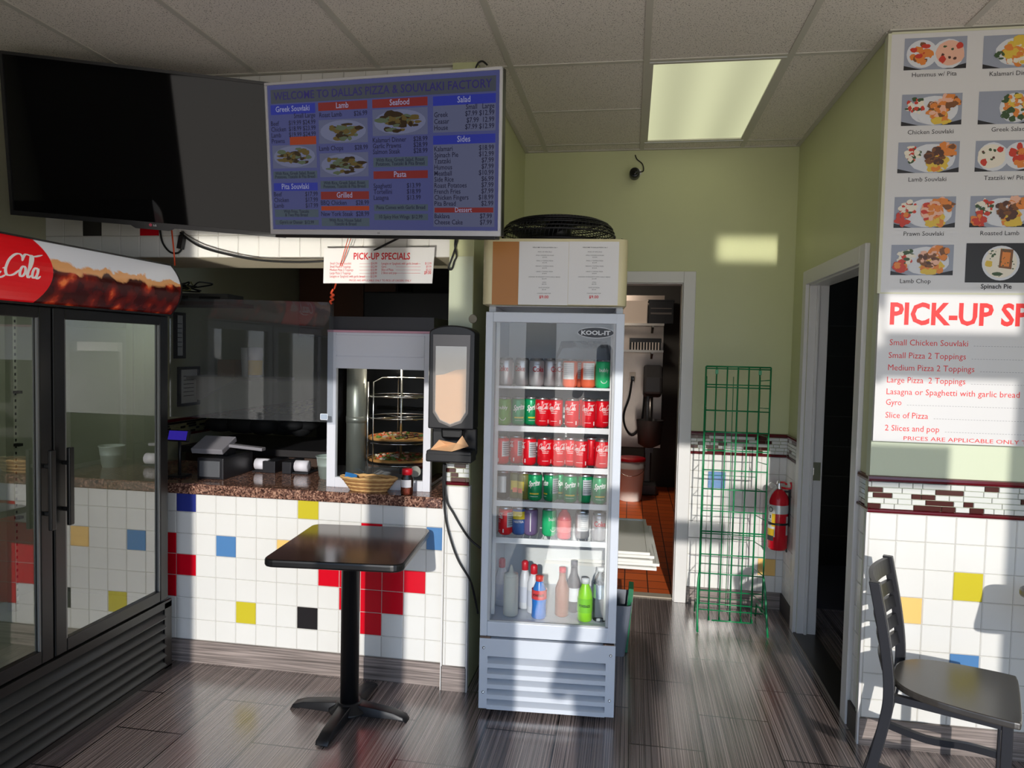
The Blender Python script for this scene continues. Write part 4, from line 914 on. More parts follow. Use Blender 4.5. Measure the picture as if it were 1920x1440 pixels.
bottle('sports_drink', 'lime green sports drink bottle on the fridge floor', 1096, 1160, BZ, [(.028, 0), (.032, .006), (.030, .05), (.032, .09), (.028, .125), (.016, .155), (.014, .165)], [mat('lime_drink', srgb(150, 222, 40), .3)], None, .11, cap=([(.0175, .16), (.0175, .182), (0, .184)], mat('white_cap', srgb(226, 228, 228), .4)), lab=(.032, .04, .10, mat('lime_label', srgb(130, 206, 50), .4)), text=('POWERADE', .016, .05, CBK))
bottle('water_bottle', 'clear water bottle with silver band at the right of the fridge floor', 1124, 1160, BZ, [(.028, 0), (.031, .006), (.031, .15), (.024, .185), (.013, .205), (.013, .215)], [CLR], None, .12, cap=([(.0145, .212), (.0145, .228), (0, .229)], mat('white_cap', srgb(226, 228, 228), .4)), lab=(.031, .10, .16, mat('foil_label', srgb(190, 206, 222), .2, .8)))
# tray and milky dome added to imitate a reflection above the top cans
p = tf @ Vector((.12, .3, SHZ[0]+.0015))
t = thing('reflection_dome', 'tray under a milky dome imitating a reflection behind the cans on the top fridge shelf', 'tray', p, R(3.5))
MB().box(-.13, .13, -.09, .09, 0, .05).build('tray', mat('grey_tray', srgb(150, 152, 156), .4), t, bevel=.01)
mb = MB(); rg = random.Random(3)
gx, gy = 14, 8
vs = [(-.14+.28*i/gx, -.10+.2*j/gy, .052+.14*min(1, 2.5*math.sin(PI*i/gx))*min(1, 2.2*math.sin(PI*j/gy))+rg.uniform(-.008, .008)) for i in range(gx+1) for j in range(gy+1)]
mb.add(vs, [(i*(gy+1)+j, (i+1)*(gy+1)+j, (i+1)*(gy+1)+j+1, i*(gy+1)+j+1) for i in range(gx) for j in range(gy)]); mb.build('wrap', glass('reflection_film', (.85, .9, .95, 1), .12, 1.6, .18), t)

# ---------------------------------------------------------------- fan lying on the fridge
t = thing('floor_fan', 'round black drum fan lying face down on top of the fridge', 'fan', tf @ Vector((-.005, .265, 1.9855)))
mb = MB(); Rf = .245
def ring(r, z, w=.003): mb.tube([(r*math.cos(2*PI*k/40), r*math.sin(2*PI*k/40), z) for k in range(40)], w, 5, closed=True)
for r, z, w in ((Rf, .012, .006), (Rf+.004, .05, .004), (Rf*.97, .082, .003), (Rf*.9, .100, .003), (Rf*.78, .113, .003), (Rf*.6, .122, .003), (Rf*.4, .127, .003), (Rf*.95, .09, .002), (Rf, .066, .0025), (Rf*.85, .107, .002)): ring(r, z, w)
for k in range(88):
    a = 2*PI*k/88; tw = .35; mb.tube([(r*math.cos(a+q*tw), r*math.sin(a+q*tw), z) for r, z, q in ((Rf, .012, 0), (Rf+.003, .05, .1), (Rf*.97, .082, .3), (Rf*.8, .112, .6), (Rf*.4, .127, 1))], .0016, 4)
mb.build('guard', BLACKM, t)
MB().lathe([(0, .118), (.07, .121), (.095, .128), (.09, .133), (0, .135)], 24).build('hub_cover', BLACKP, t)
mb = MB()
for k in range(3):
    for j in range(6):
        a0_, a1_ = 2*PI*k/3+j*.22, 2*PI*k/3+(j+1)*.22; zj = .05+.006*j
        mb.add([(.05*math.cos(a0_), .05*math.sin(a0_), zj), (.21*math.cos(a0_), .21*math.sin(a0_), zj), (.21*math.cos(a1_), .21*math.sin(a1_), zj+.006), (.05*math.cos(a1_), .05*math.sin(a1_), zj+.006)], [(0, 1, 2, 3)])
        mb.add([(.05*math.cos(a0_), .05*math.sin(a0_), zj-.003), (.21*math.cos(a0_), .21*math.sin(a0_), zj-.003), (.21*math.cos(a1_), .21*math.sin(a1_), zj+.003), (.05*math.cos(a1_), .05*math.sin(a1_), zj+.003)], [(3, 2, 1, 0)])
mb.lathe([(0, .03), (.06, .03), (.06, .11), (0, .11)], 18); mb.build('blades', BLACKP, t)
MB().tube([(Rf-.004, -.02, .012), (Rf+.03, -.02, .010), (Rf+.045, -.02, .02), (Rf+.05, -.02, .03), (Rf+.03, -.02, .036)], .006, 8).lathe([(.012, -.01), (.012, .01)], 12, c=(Rf+.035, -.02, .024), axis='y').build('stand_bracket', BLACKM, t)

# ---------------------------------------------------------------- pedestal table
t = thing('pedestal_table', 'square brown-topped cafe table on black pedestal in front of the counter', 'table', (-1.122, 2.79, 0), R(-2))
TT = mat('table_laminate', srgb(74, 52, 50), .16, spec=1.0, noise=.15, nscale=30); TE = mat('black_edging', srgb(20, 20, 21), .3)
top = MB(); q = [(x, y) for x, y in rrect(-.268, .268, -.283, .283, .045, 6)]
a = R(7); rot_ = [(x*math.cos(a)-y*math.sin(a)+.026, x*math.sin(a)+y*math.cos(a)-.034) for x, y in q]
top.prism(rot_, .705, .735, 'z'); tt = top.build('tabletop', TE, t, bevel=.008)
q2 = [(x, y) for x, y in rrect(-.262, .262, -.277, .277, .04, 6)]
MB().add([(x*math.cos(a)-y*math.sin(a)+.026, x*math.sin(a)+y*math.cos(a)-.034, .7354) for x, y in q2], [tuple(range(len(q2)))]).build('laminate', TT, tt)
MB().lathe([(.038, .03), (.038, .69), (.10, .69), (.10, .705)], 24).build('column', BLACKM, t)
bs = MB(); bs.lathe([(.085, .02), (.085, .028), (.06, .045), (.048, .06)], 24)
for k in range(4):
    c, s = math.cos(k*PI/2), math.sin(k*PI/2)
    prof = [(.03, .055, .036), (.12, .046, .032), (.20, .036, .030), (.245, .022, .029), (.258, .002, .026)]
    vs = []
    for r, z, wd in prof:
        for y, zq in ((-wd, .0 if r > .25 else .012), (wd, .0 if r > .25 else .012), (wd*.75, z), (-wd*.75, z)): vs.append((r*c-y*s, r*s+y*c, max(zq if y in (-wd, wd) else z, .0)))
    fs = [(0, 1, 2, 3), (19, 18, 17, 16)]
    for i in range(4):
        for j in range(4): fs.append((i*4+j, i*4+(j+1) % 4, (i+1)*4+(j+1) % 4, (i+1)*4+j))
    bs.add(vs, fs, 0, True)
    bs.box(.235*c-.015, .235*c+.015, .235*s-.015, .235*s+.015, 0, .014)
bs.build('cross_base', BLACKM, t, bevel=.003)
# ---------------------------------------------------------------- food picture board and specials board on the right wall
WY = 2.962
PB = mat('food_board_vinyl', srgb(214, 213, 214), .28); P_BG = mat('photo_grey', srgb(150, 156, 172), .4); P_PL = mat('photo_plate', srgb(214, 216, 222), .4); P_DK = mat('photo_dark', srgb(34, 32, 36), .4)
FOOD = [mat('photo_'+n_, srgb(*c), .4) for n_, c in (('orange', (222, 132, 58)), ('red', (200, 60, 44)), ('brown', (124, 78, 44)), ('yellow', (220, 186, 70)), ('leaf', (60, 84, 52)), ('cream', (230, 222, 206)), ('pink', (232, 180, 156)), ('meat', (86, 54, 44)))]
PM = [PB, P_BG, P_PL, P_DK]+FOOD+[INK]
x0b, x1b = .938, 2.06; zb0, zb1 = 1.786, 2.756
t = thing('food_picture_board', 'tall white board of captioned food photos high on the right wall', 'picture board', ((x0b+x1b)/2, WY+.012, zb0))
ox, oz = t.location.x, t.location.z
MB().box(x0b-ox, x1b-ox, -.012, .012, 0, zb1-zb0).build('board', PB, t)
mb = MB()
mb.box(x0b-ox-.012, x0b-ox, -.014, .012, -.004, zb1-zb0+.004).box(x1b-ox, x1b-ox+.01, -.014, .012, -.004, zb1-zb0).box(x0b-ox, x1b-ox, -.014, .012, zb1-zb0, zb1-zb0+.008).box(x0b-ox, x1b-ox, -.014, .012, -.006, 0)
mb.build('edge_strip', mat('cream_edge', srgb(206, 206, 180), .4), t)
rg = random.Random(11)
def food_picture(cx, cz, w, h, kind):
    m_ = MB(); m_.fixn = False; q = [-.0135]
    def yy(): q[0] -= .00002; return q[0]
    m_.rect(cx-w/2, cx+w/2, cz-h/2, cz+h/2, 1, -.0128); m_.add([(cx-w/2, -.0129, cz-h/2), (cx-w*.2, -.0129, cz-h/2), (cx-w/2, -.0129, cz-h*.36)], [(0, 1, 2)], 3); m_.add([(cx+w/2, -.0129, cz-h/2), (cx+w/2, -.0129, cz-h*.34), (cx+w*.15, -.0129, cz-h/2)], [(0, 1, 2)], 3)
    cl = lambda x, z, rx, rz: (min(max(x, cx-w/2+rx*1.15), cx+w/2-rx*1.15), min(max(z, cz-h/2+rz*1.15), cz+h/2-rz*1.15))
    def E_(x, z, rx, rz, c, jit=.18, n=12): x, z = cl(cx+x*w, cz+z*h, rx*h, rz*h); m_.ellipse(x, z, rx*h, rz*h, c, yy(), n, jit, rg)
    def S(x, z, s, cols, n, r0=.04, r1=.12):
        for _ in range(n): a, d = rg.uniform(0, 2*PI), s*math.sqrt(rg.random()); E_(x+d*math.cos(a)*h/w, z+d*math.sin(a), rg.uniform(r0, r1), rg.uniform(r0, r1)*.8, rg.choice(cols), .25, 9)
    O, RD, BR, YL, LF, CR2, PK, MT = range(4, 12)
    if kind in ('hummus', 'tzatziki'):
        s = 1 if kind == 'hummus' else -1
        E_(-.24*s, 0, .46, .44, 2, 0, 24); E_(.24*s, 0, .47, .46, 2, .03, 20); E_(.24*s, 0, .42, .40, PK if s == 1 else CR2, .05, 18); S(-.24*s, 0, .30, [O, O, BR, RD], 24, .08, .14); S(.24*s, 0, .3, [4+4, 11], 6, .04, .06); E_(.24*s-.12, -.2, .10, .12, RD); E_(.24*s+.14, .2, .1, .1, RD)
    elif kind == 'salad': E_(.1, 0, .45, .45, 2, .02, 24); S(.1, 0, .38, [LF, CR2, O, LF, YL], 60, .05, .12)
    elif kind == 'pie':
        m_.rect(cx-w/2, cx+w/2, cz-h/2, cz+h/2, 3, yy()); E_(.05, 0, .44, .44, 2, 0, 28); E_(.05, 0, .38, .38, 5+4, 0, 28); y_ = yy(); m_.add([(cx+.02*w, y_, cz-h*.12), (cx+.22*w, y_, cz-h*.16), (cx+.24*w, y_, cz+h*.34), (cx+.04*w, y_, cz+h*.36)], [(0, 1, 2, 3)], 6); y_ = yy(); m_.add([(cx+.05*w, y_, cz-h*.08), (cx+.18*w, y_, cz-h*.1), (cx+.2*w, y_, cz+h*.26), (cx+.07*w, y_, cz+h*.28)], [(0, 1, 2, 3)], 4); E_(-.14, -.02, .09, .09, YL); E_(.0, -.28, .13, .05, LF); S(.05, 0, .36, [LF], 20, .01, .025); S(-.08, .25, .08, [LF, CR2], 10, .03, .06)
    elif kind == 'kalamari': E_(.05, -.02, .6, .42, 2, .02, 24); S(.05, -.05, .36, [O, YL, CR2, YL], 60, .07, .15); S(.1, .25, .16, [YL], 10, .1, .16); S(-.25, -.1, .16, [LF], 8, .04, .09)
    else:
        E_(.06, -.02, .72, .46, 2, .02, 24); S(-.27, .12, .24, [LF, CR2, RD, CR2], 34, .04, .11); S(.24, .26, .2, [O, PK, O], 12, .1, .16)
        S(.16, -.24, .26, [YL, YL, O], 26, .08, .16); mm = {'chicken': [BR, O, PK], 'lamb': [MT, BR, MT], 'prawn': [PK, O, RD], 'chop': [MT, BR, PK], 'roast': [MT, BR, MT]}[kind]
        S(.1, .02, .28, mm, 44, .05, .12); S(-.36, -.22, .2, [RD, O, RD], 18, .06, .13) if kind in ('chop', 'roast', 'prawn') else None; E_(-.16, -.26, .12, .11, 2, 0, 16); S(.34, .2, .16, [O, BR], 8, .08, .14)
    return m_
CAPS = [('Hummus w/ Pita', 'hummus', (1695, 70, 1812, 130), 139), ('Chicken Souvlaki', 'chicken', (1690, 176, 1803, 235), 247), ('Lamb Souvlaki', 'lamb', (1683, 266, 1798, 324), 336), ('Prawn Souvlaki', 'prawn', (1676, 369, 1791, 427), 438), ('Lamb Chop', 'chop', (1670, 459, 1787, 516), 527),
        ('Kalamari Dinner', 'kalamari', (1843, 65, 1958, 127), 137), ('Greek Salad', 'salad', (1834, 170, 1950, 232), 242), ('Tzatziki w/ Pita', 'tzatziki', (1828, 263, 1945, 321), 333), ('Roasted Lamb', 'roast', (1818, 367, 1935, 426), 437), ('Spinach Pie', 'pie', (1810, 456, 1930, 530), 537)]
cap = MB(); cap.fixn = False
for i, (s, kd, (ua, va, ub, vb), vt) in enumerate(CAPS):
    a, b = on_y(ua, va, WY), on_y(ub, vb, WY); c = on_y((ua+ub)/2, (va+vb)/2, WY); wd = on_y(ub, (va+vb)/2, WY).x-on_y(ua, (va+vb)/2, WY).x; ht = on_y((ua+ub)/2, va, WY).z-on_y((ua+ub)/2, vb, WY).z
    food_picture(c.x-ox, c.z-oz, wd, ht, kd).build('dish_picture', PM, t)
    cz = on_y((ua+ub)/2, vt, WY).z-oz; cap.text(s, c.x-ox-(.02 if i == 4 else 0), cz-.008, .0235, 0, 'C', y=-.0128, bold=.02 if s == 'Spinach Pie' else 0)
cap.build('caption_lettering', INK, t)
zt1, zt0 = 1.784, 1.212
t = thing('specials_board', 'white board headed with big red pick-up lettering below the food photos', 'sign', (.935, WY+.010, zt0)); oz = zt0
MB().box(0, 1.20, -.010, .01, 0, zt1-zt0).build('board', PB, t)
m_ = MB(); m_.fixn = False; B2 = MB(); B2.fixn = False
a = on_y(1668, 607, WY); hgt_ = on_y(1668, 566, WY).z-a.z; wch = (on_y(1862, 608, WY)-on_y(1668, 607, WY)).x
full = text2d('PICK-UP SPECIALS', .03); pk = text2d('PICK-UP', .03)
m_.flat(full, a.x-.935, a.z-oz, hgt_*1.375, 0, 'L', sx=1, w=wch*(full[3]-full[2])/(pk[3]-pk[2]), y=-.0104)
for s, u, v, u1 in (('Small Chicken Souvlaki', 1668, 646, 1815), ('Small Pizza 2 Toppings', 1666, 670, 1811), ('Medium Pizza 2 Toppings', 1665, 693, 1827), ('Large Pizza  2 Toppings', 1663, 716, 1810), ('Lasagna or Spaghetti with garlic bread', 1662, 738, 1912), ('Gyro', 1661, 758, 1690), ('Slice of Pizza', 1660, 782, 1740), ('2 Slices and pop', 1659, 806, 1761)):
    p = on_y(u, v, WY); wd = on_y(u1, v, WY).x-p.x; m_.text(s, p.x-.935, p.z-oz-.002, .0325, 0, w=wd, y=-.0104)
    xx = p.x-.935+wd+.02
    while xx < 1.12: B2.rect(xx, xx+.006, p.z-oz-.001, p.z-oz+.0005, 0, -.0104); xx += .010
p = on_y(1694, 824, WY); m_.text('PRICES ARE APPLICABLE ONLY TO PICK UP ORDERS ONLY', p.x-.935, p.z-oz-.002, .0215, 0, w=(on_y(1920, 829, WY).x-p.x)*1.85, y=-.0104)
m_.build('lettering', mat('board_red', srgb(222, 30, 30), .4), t); B2.build('dotted_lines', mat('dot_grey', srgb(150, 150, 155), .5), t)

# ---------------------------------------------------------------- chair
def local_chair():
    t = thing('dining_chair', 'black metal ladder-back chair with worn dark wooden seat by the right wall', 'chair', (1.100, 2.512, 0), R(-24))
    zs = .47
    P = [(-.17, -.12), (-.11, -.165), (.0, -.19), (.135, -.195), (.152, -.175), (.156, -.1), (.156, .1), (.152, .175), (.135, .195), (.0, .19), (-.11, .165), (-.17, .12), (-.196, .06), (-.20, 0), (-.196, -.06)]
    P = [tuple(p) for p in smooth2(P, 4, True)]
    sm = mat('worn_seat', srgb(70, 66, 62), .22, noise=.35, nscale=6)
    mb = MB().prism(P, zs-.022, zs, 'z'); mb.build('seat', sm, t, bevel=.006)
    CM = mat('chair_black_metal', srgb(44, 44, 48), .36, .35)
    # local +x is the way the chair faces; back posts lean away from the seat
    tops = []
    for s in (-1, 1):
        y = s*.186
        pts = [(-.285, y*1.04, 0), (-.245, y*1.02, .16), (-.205, y, .36), (-.195, y, .47), (-.212, y, .62), (-.250, y, .812)]
        pts = smooth2(pts, 5); m2 = MB(); w_, d_ = .013, .022
        n = len(pts); vs = []
        for x, yy, z in pts: vs += [(x-d_*.75, yy-w_, z), (x+d_*.75, yy-w_, z), (x+d_*.75, yy+w_, z), (x-d_*.75, yy+w_, z)]
        fs = [(0, 3, 2, 1), (4*n-4, 4*n-3, 4*n-2, 4*n-1)]
        for i in range(n-1):
            for j in range(4): fs.append((4*i+j, 4*i+(j+1) % 4, 4*i+4+(j+1) % 4, 4*i+4+j))
        m2.add(vs, fs); m2.build('back_post', CM, t, bevel=.003)
    for z0_, z1_, xo in ((.755, .808, -.240), (.69, .73, -.228), (.635, .675, -.220), (.57, .61, -.209), (.505, .545, -.202)):
        m2 = MB(); n = 12; vs = []
        for i in range(n+1):
            q = -1+2*i/n; y = q*.176; x = xo-.030*(1-q*q)
            vs += [(x-.007, y, z0_), (x+.007, y, z0_), (x+.007-.01, y, z1_), (x-.007-.01, y, z1_)]
        fs = [(0, 3, 2, 1), (4*n, 4*n+1, 4*n+2, 4*n+3)]
        for i in range(n):
            for j in range(4): fs.append((4*i+j, 4*i+(j+1) % 4, 4*i+4+(j+1) % 4, 4*i+4+j))
        m2.add(vs, fs); m2.build('back_slat', CM, t)
    for s in (-1, 1):
        y = s*.155
        m2 = MB(); m2.box(.105, .135, y-.014, y+.014, 0, zs-.022); m2.build('front_leg', CM, t, bevel=.003)
        m2 = MB(); pts = smooth2([(-.235, y*1.05, .20), (-.10, y*1.02, .185), (.02, y, .20), (.12, y, .20)], 4); vs = []
        for x, yy, z in pts: vs += [(x, yy-.009, z-.012), (x, yy+.009, z-.012), (x, yy+.009, z+.012), (x, yy-.009, z+.012)]
        n = len(pts); fs = [(0, 1, 2, 3), (4*n-4, 4*n-1, 4*n-2, 4*n-3)]
        for i in range(n-1):
            for j in range(4): fs.append((4*i+j, 4*i+(j+1) % 4, 4*i+4+(j+1) % 4, 4*i+4+j))
        m2.add(vs, fs); m2.build('stretcher', CM, t)
    m2 = MB(); m2.box(-.19, .12, -.165, -.145, zs-.045, zs-.022).box(-.19, .12, .145, .165, zs-.045, zs-.022).box(.10, .12, -.145, .145, zs-.045, zs-.022).box(-.20, -.185, -.145, .145, zs-.045, zs-.022); m2.build('seat_frame', CM, t)
local_chair()

# table at the right edge
t = thing('pedestal_table', 'cafe table edge at the far right of the room beside the chair', 'table', (1.66, 2.52, 0))
m_ = MB().prism(rrect(-.285, .285, -.275, .275, .05, 6), .705, .735, 'z'); tt2 = m_.build('tabletop', TE, t, bevel=.008)
MB().add([(x, y, .7354) for x, y in rrect(-.279, .279, -.269, .269, .045, 6)], [tuple(range(28))]).build('laminate', TT, tt2)
MB().lathe([(.038, .03), (.038, .69), (.10, .69), (.10, .705)], 24).build('column', BLACKM, t)
MB().lathe([(.085, 0), (.085, .028), (.06, .045), (.048, .06)], 24).box(-.26, .26, -.03, .03, 0, .035).box(-.03, .03, -.26, .26, 0, .035).build('cross_base', BLACKM, t, bevel=.004)

# ---------------------------------------------------------------- green wire rack
GW = mat('green_wire', srgb(14, 132, 78), .3, .1)
t = thing('wire_rack', 'tall empty green wire display rack standing against the back wall', 'display rack', (.585, 4.2, 0))
yf = 4.13; yb = 4.30
def zpx(v, y): return on_y(1380, v, y).z
xl, xr = on_y(1317, 900, yf).x-.585, on_y(1438, 900, yf).x-.585
cols_ = [xl+(xr-xl)*k/6 for k in range(7)]
mb = MB()
zt = zpx(688, yf)
for k, x in enumerate(cols_): mb.tube([(x, yf-4.2, .10 if k in (0, 6) else .03), (x, yf-4.2, zt)], .0046 if k in (0, 3, 6) else .0040, 6)
for v_ in (688, 692, 722, 727, 771, 811, 846, 883, 919, 960, 999, 1003, 1042, 1078, 1111, 1135, 1147): mb.tube([(xl, yf-4.2-.004, zpx(v_, yf)), (xr, yf-4.2-.004, zpx(v_, yf))], .0046 if v_ in (811, 999, 688) else .0034, 6)
mb.tube([(xl+.07, yf-4.2-.05, .05), (xr-.07, yf-4.2-.05, .05)], .004, 6); [mb.tube([(x, yf-4.2, .07), (x, yf-4.2-.05, .05)], .003, 6) for x in cols_[1:6]]
for x in (xl, xr):
    for j in range(9): z = .15+(zt-.22)*j/8; mb.tube([(x, yf-4.2, z), (x*.86, yb-4.2, z-.01)], .0026, 6)
mb.build('front_grid', GW, t)
mb = MB()
for k in (0, 3, 6):
    for dx in (0,): mb.tube([(cols_[k]*.86+dx, yb-4.2, .06), (cols_[k]*.86+dx, yb-4.2, zt-.06)], .0022, 5)
for v_ in (770, 830, 893, 950, 1012, 1060, 1125): mb.tube([(xl*.86, yb-4.2, zpx(v_, yb)), (xr*.86, yb-4.2, zpx(v_, yb))], .002, 5)
mb.build('back_grid', GW, t)
for s, x in ((0, xl), (1, xr)):
    mb = MB(); mb.tube([(x, yf-4.2, .30), (x+(.008 if s else -.008), yf-4.2-.03, .22), (x+(.012 if s else -.012), yf-4.2-.10, .04), (x+(.012 if s else -.012), yf-4.2-.125, .006)], .006, 8, curve=4); mb.tube([(x, yf-4.2, .10), (x, yb-4.2, .09), (x, yb-4.2+.03, .006)], .005, 8); mb.tube([(x+(.012 if s else -.012), yf-4.2-.07, .10), (x, yf-4.2, .12)], .005, 8)
    mb.build('foot', GW, t)
mb = MB()
for k in (1, 5): mb.box(cols_[k]-.008, cols_[k]+.008, yf-4.2-.008, yf-4.2-.002, zpx(702, yf), zpx(694, yf))
mb.build('hook_tab', GW, t)

# ---------------------------------------------------------------- fire extinguisher
ex = on_x(1456, 960, .872); EY = 4.36
t = thing('fire_extinguisher', 'red fire extinguisher with silver band hung on the alley wall by the rack', 'fire extinguisher', (.876, EY, .405))
EXR = mat('extinguisher_red', srgb(206, 16, 38), .25); r = .056
MB().lathe([(r*.86, 0), (r, .012), (r, .285), (r*.9, .315), (r*.5, .345), (.018, .352)], 28).build('cylinder', EXR, t)
MB().lathe([(r+.0008, .215), (r+.0008, .265)], 28, caps=False).build('silver_band', mat('label_silver', srgb(200, 204, 204), .35, .4), t)
L = MB(); L.fixn = False; f = wrapf(r+.0008)
wrect(L, -.085, -.026, .08, .265, 0, r+.001); wrect(L, -.048, -.026, .14, .215, 2, r+.0014); wrect(L, -.085, -.03, .085, .125, 2, r+.0014); wrect(L, -.085, -.034, .055, .085, 1, r+.0014)
L.add([wrapf(r+.0018)((-.058+q_*math.cos(a_), 0, .238+q_*math.sin(a_))) for q_ in (.016, .011) for a_ in [2*PI*k/16 for k in range(17)]], [(k, k+1, 18+k, 17+k) for k in range(16)], 1); wrect(L, -.062, -.054, .185, .205, 1, r+.0018, 3)
for k in range(4): wrect(L, -.078, -.05, .145+.009*k, .148+.009*k, 1, r+.0018, 4)
wrect(L, .04, .062, .09, .20, 3, r+.001)
L.build('instruction_label', [mat('label_white', srgb(214, 214, 208), .5), INK, mat('label_yellow', srgb(216, 176, 40), .5), mat('label_grey', srgb(196, 190, 188), .5)], t)
MB().lathe([(r+.0025, .150), (r+.0025, .160)], 28, caps=False).lathe([(r+.0005, .148), (r+.0025, .150)], 28, caps=False).lathe([(r+.0025, .160), (r+.0005, .162)], 28, caps=False).build('strap', BLACKP, t)
MB().lathe([(.016, .345), (.018, .36), (.014, .385), (.012, .40)], 14).box(-.012, .012, -.012, .012, .36, .395).lathe([(.017, -.010), (.017, .010)], 16, c=(-.042, -.01, .375), axis='y').tube([(-.012, -.005, .375), (-.03, -.01, .375)], .008).build('valve', CHROME, t)
mb = MB().tube([(0, 0, .392), (.02, -.03, .398), (.028, -.055, .392)], .006, 8, curve=3); mb.tube([(.0, .0, .365), (.03, -.02, .362), (.058, -.03, .365), (.062, -.03, .385), (.055, -.03, .40)], .006, 8, curve=3); mb.build('lever', EXR, t)
MB().tube([(-.014, -.01, .37), (-.045, -.02, .335), (-.062, -.02, .29), (-.060, -.02, .262)], [.009, .010, .009, .008], 10, curve=4).build('hose', mat('grey_hose', srgb(196, 192, 182), .5), t)
MB().box(.056, .068, -.02, .02, .14, .36).box(.02, .068, -.008, .008, .335, .345).build('wall_bracket', BLACKM, t)
p = on_x(1476, 988, AX-.004); o = MB().box(-.004, .004, -.035, .035, -.05, .05).box(-.006, -.003, -.012, .012, .008, .034, 1).box(-.006, -.003, -.012, .012, -.034, -.008, 1).build('wall_plate', [BLACKP, mat('plate_brown', srgb(74, 48, 42), .4)], loc=(AX-.0075, 4.42, .43)); tag(o, 'dark wall plate low on the alley wall below the fire extinguisher', 'wall plate')

# ---------------------------------------------------------------- granite worktop
GRAN = bpy.data.materials.new('brown_granite'); GRAN.use_nodes = True
def _gr():
    n, l = GRAN.node_tree.nodes, GRAN.node_tree.links; b = n['Principled BSDF']; b.inputs['Roughness'].default_value = .09
    t_ = n.new('ShaderNodeTexCoord'); v_ = n.new('ShaderNodeTexVoronoi'); v_.inputs['Scale'].default_value = 150; z = n.new('ShaderNodeTexNoise'); z.inputs['Scale'].default_value = 60; z.inputs['Detail'].default_value = 4
    l.new(t_.outputs['Object'], v_.inputs['Vector']); l.new(t_.outputs['Object'], z.inputs[0])
    a = n.new('ShaderNodeMixRGB'); a.inputs[0].default_value = .5; l.new(v_.outputs['Color'], a.inputs[1]); l.new(z.outputs[0], a.inputs[2])
    c = n.new('ShaderNodeValToRGB'); e_ = c.color_ramp.elements; e_[0].position = .28; e_[0].color = srgb(44, 30, 28); e_[1].position = .72; e_[1].color = srgb(186, 146, 124)
    q = e_.new(.5); q.color = srgb(112, 78, 66)
    l.new(a.outputs[0], c.inputs[0]); l.new(c.outputs[0], b.inputs['Base Color'])
_gr()
o = MB().box(-2.60, -.815, 3.088, 3.72, .817, .867).build('countertop', GRAN, bevel=.006); tag(o, 'polished brown granite countertop on the tiled half wall', 'countertop')
CT = .867
o = MB().box(-2.60, -.815, 3.212, 3.70, 0, .815).build('counter_cabinet', DKBROWN); tag(o, 'dark cabinet carrying the granite worktop behind the tiled half wall', 'cabinet')

# ---------------------------------------------------------------- pizza warmer
WX0, WX1, WYF, WYB = -1.415, -.905, 3.20, 3.64
t = thing('pizza_warmer', 'white glass-front pizza warmer with rotating rack on the granite counter', 'pizza warmer', ((WX0+WX1)/2, WYF, CT))
cx = (WX0+WX1)/2; hw2 = (WX1-WX0)/2; WE = mat('warmer_white_enamel', srgb(218, 220, 228), .35)
fl_, fr2, zb_, zt_ = .043, .036, .048, .565; HT = .735; DP = WYB-WYF
mb = MB(); mb.box(-hw2, -hw2+fl_, 0, .03, 0, HT).box(hw2-fr2, hw2, 0, .03, 0, HT).box(-hw2+fl_, hw2-fr2, 0, .03, 0, zb_).box(-hw2+fl_, hw2-fr2, .004, .03, zt_, HT)
mb.box(-hw2, -hw2+.03, DP-.03, DP, 0, HT).box(hw2-.03, hw2, DP-.03, DP, 0, HT).box(-hw2+.03, hw2-.03, DP-.03, DP, zt_+.05, HT).box(-hw2+.03, hw2-.03, .03, DP, 0, .03).box(-hw2, hw2, .03, DP, zt_+.10, HT)
mb.build('frame', WE, t, bevel=.002)
MB().box(-hw2+fl_, hw2-fr2, -.001, .0045, zt_+.062, HT-.012).box(-hw2+fl_, hw2-fr2, .0, .0045, zt_+.002, zt_+.058).build('header_panel', WE, t, bevel=.001)
MB().box(-hw2, hw2, -.003, .03, HT, HT+.010).build('pink_strip', mat('pink_trim', srgb(214, 160, 176), .4), t)
MB().box(-hw2-.002, hw2+.002, .02, DP, HT+.01, HT+.075).build('top_housing', mat('dark_grey_housing', srgb(48, 48, 52), .45), t)
MB().box(-hw2+fl_-.004, hw2-fr2+.004, .012, .016, zb_-.004, zt_+.004).build('front_glass', glass('warmer_glass', (.95, .96, .95, 1), 0, 1.1), t)
for s in (-1, 1): MB().box(s*(hw2-.012)-.002, s*(hw2-.012)+.002, .03, DP-.03, .03, zt_+.05).build('side_glass', glass('warmer_glass'), t)
MB().lathe([(.048, .032), (.048, zt_+.1)], 24, c=(-hw2+.10, .12, 0)).lathe([(.05, .30), (.05, .33)], 24, c=(-hw2+.10, .12, 0)).build('grey_column', mat('dull_steel', srgb(138, 142, 138), .35, .6), t)  # unlit grey column standing in for the warmer's lamp tube
mb = MB(); RC = (.035, .235); Rr = .165
mb.tube([(RC[0]-.03-.10, RC[1]-.12, .035), (RC[0]-.03-.10, RC[1]-.12, .50)], .0045, 8)
mb.tube([(RC[0], RC[1], .035), (RC[0], RC[1], zt_+.08)], .006, 8)
LV = [.10, .205, .325, .43]
for z in LV:
    mb.tube([(RC[0]+Rr*math.cos(2*PI*k/32), RC[1]+Rr*math.sin(2*PI*k/32), z) for k in range(32)], .003, 6, closed=True)
    for k in range(4): a = PI/4+k*PI/2; mb.tube([(RC[0], RC[1], z-.004), (RC[0]+Rr*math.cos(a), RC[1]+Rr*math.sin(a), z-.004)], .0028, 6)
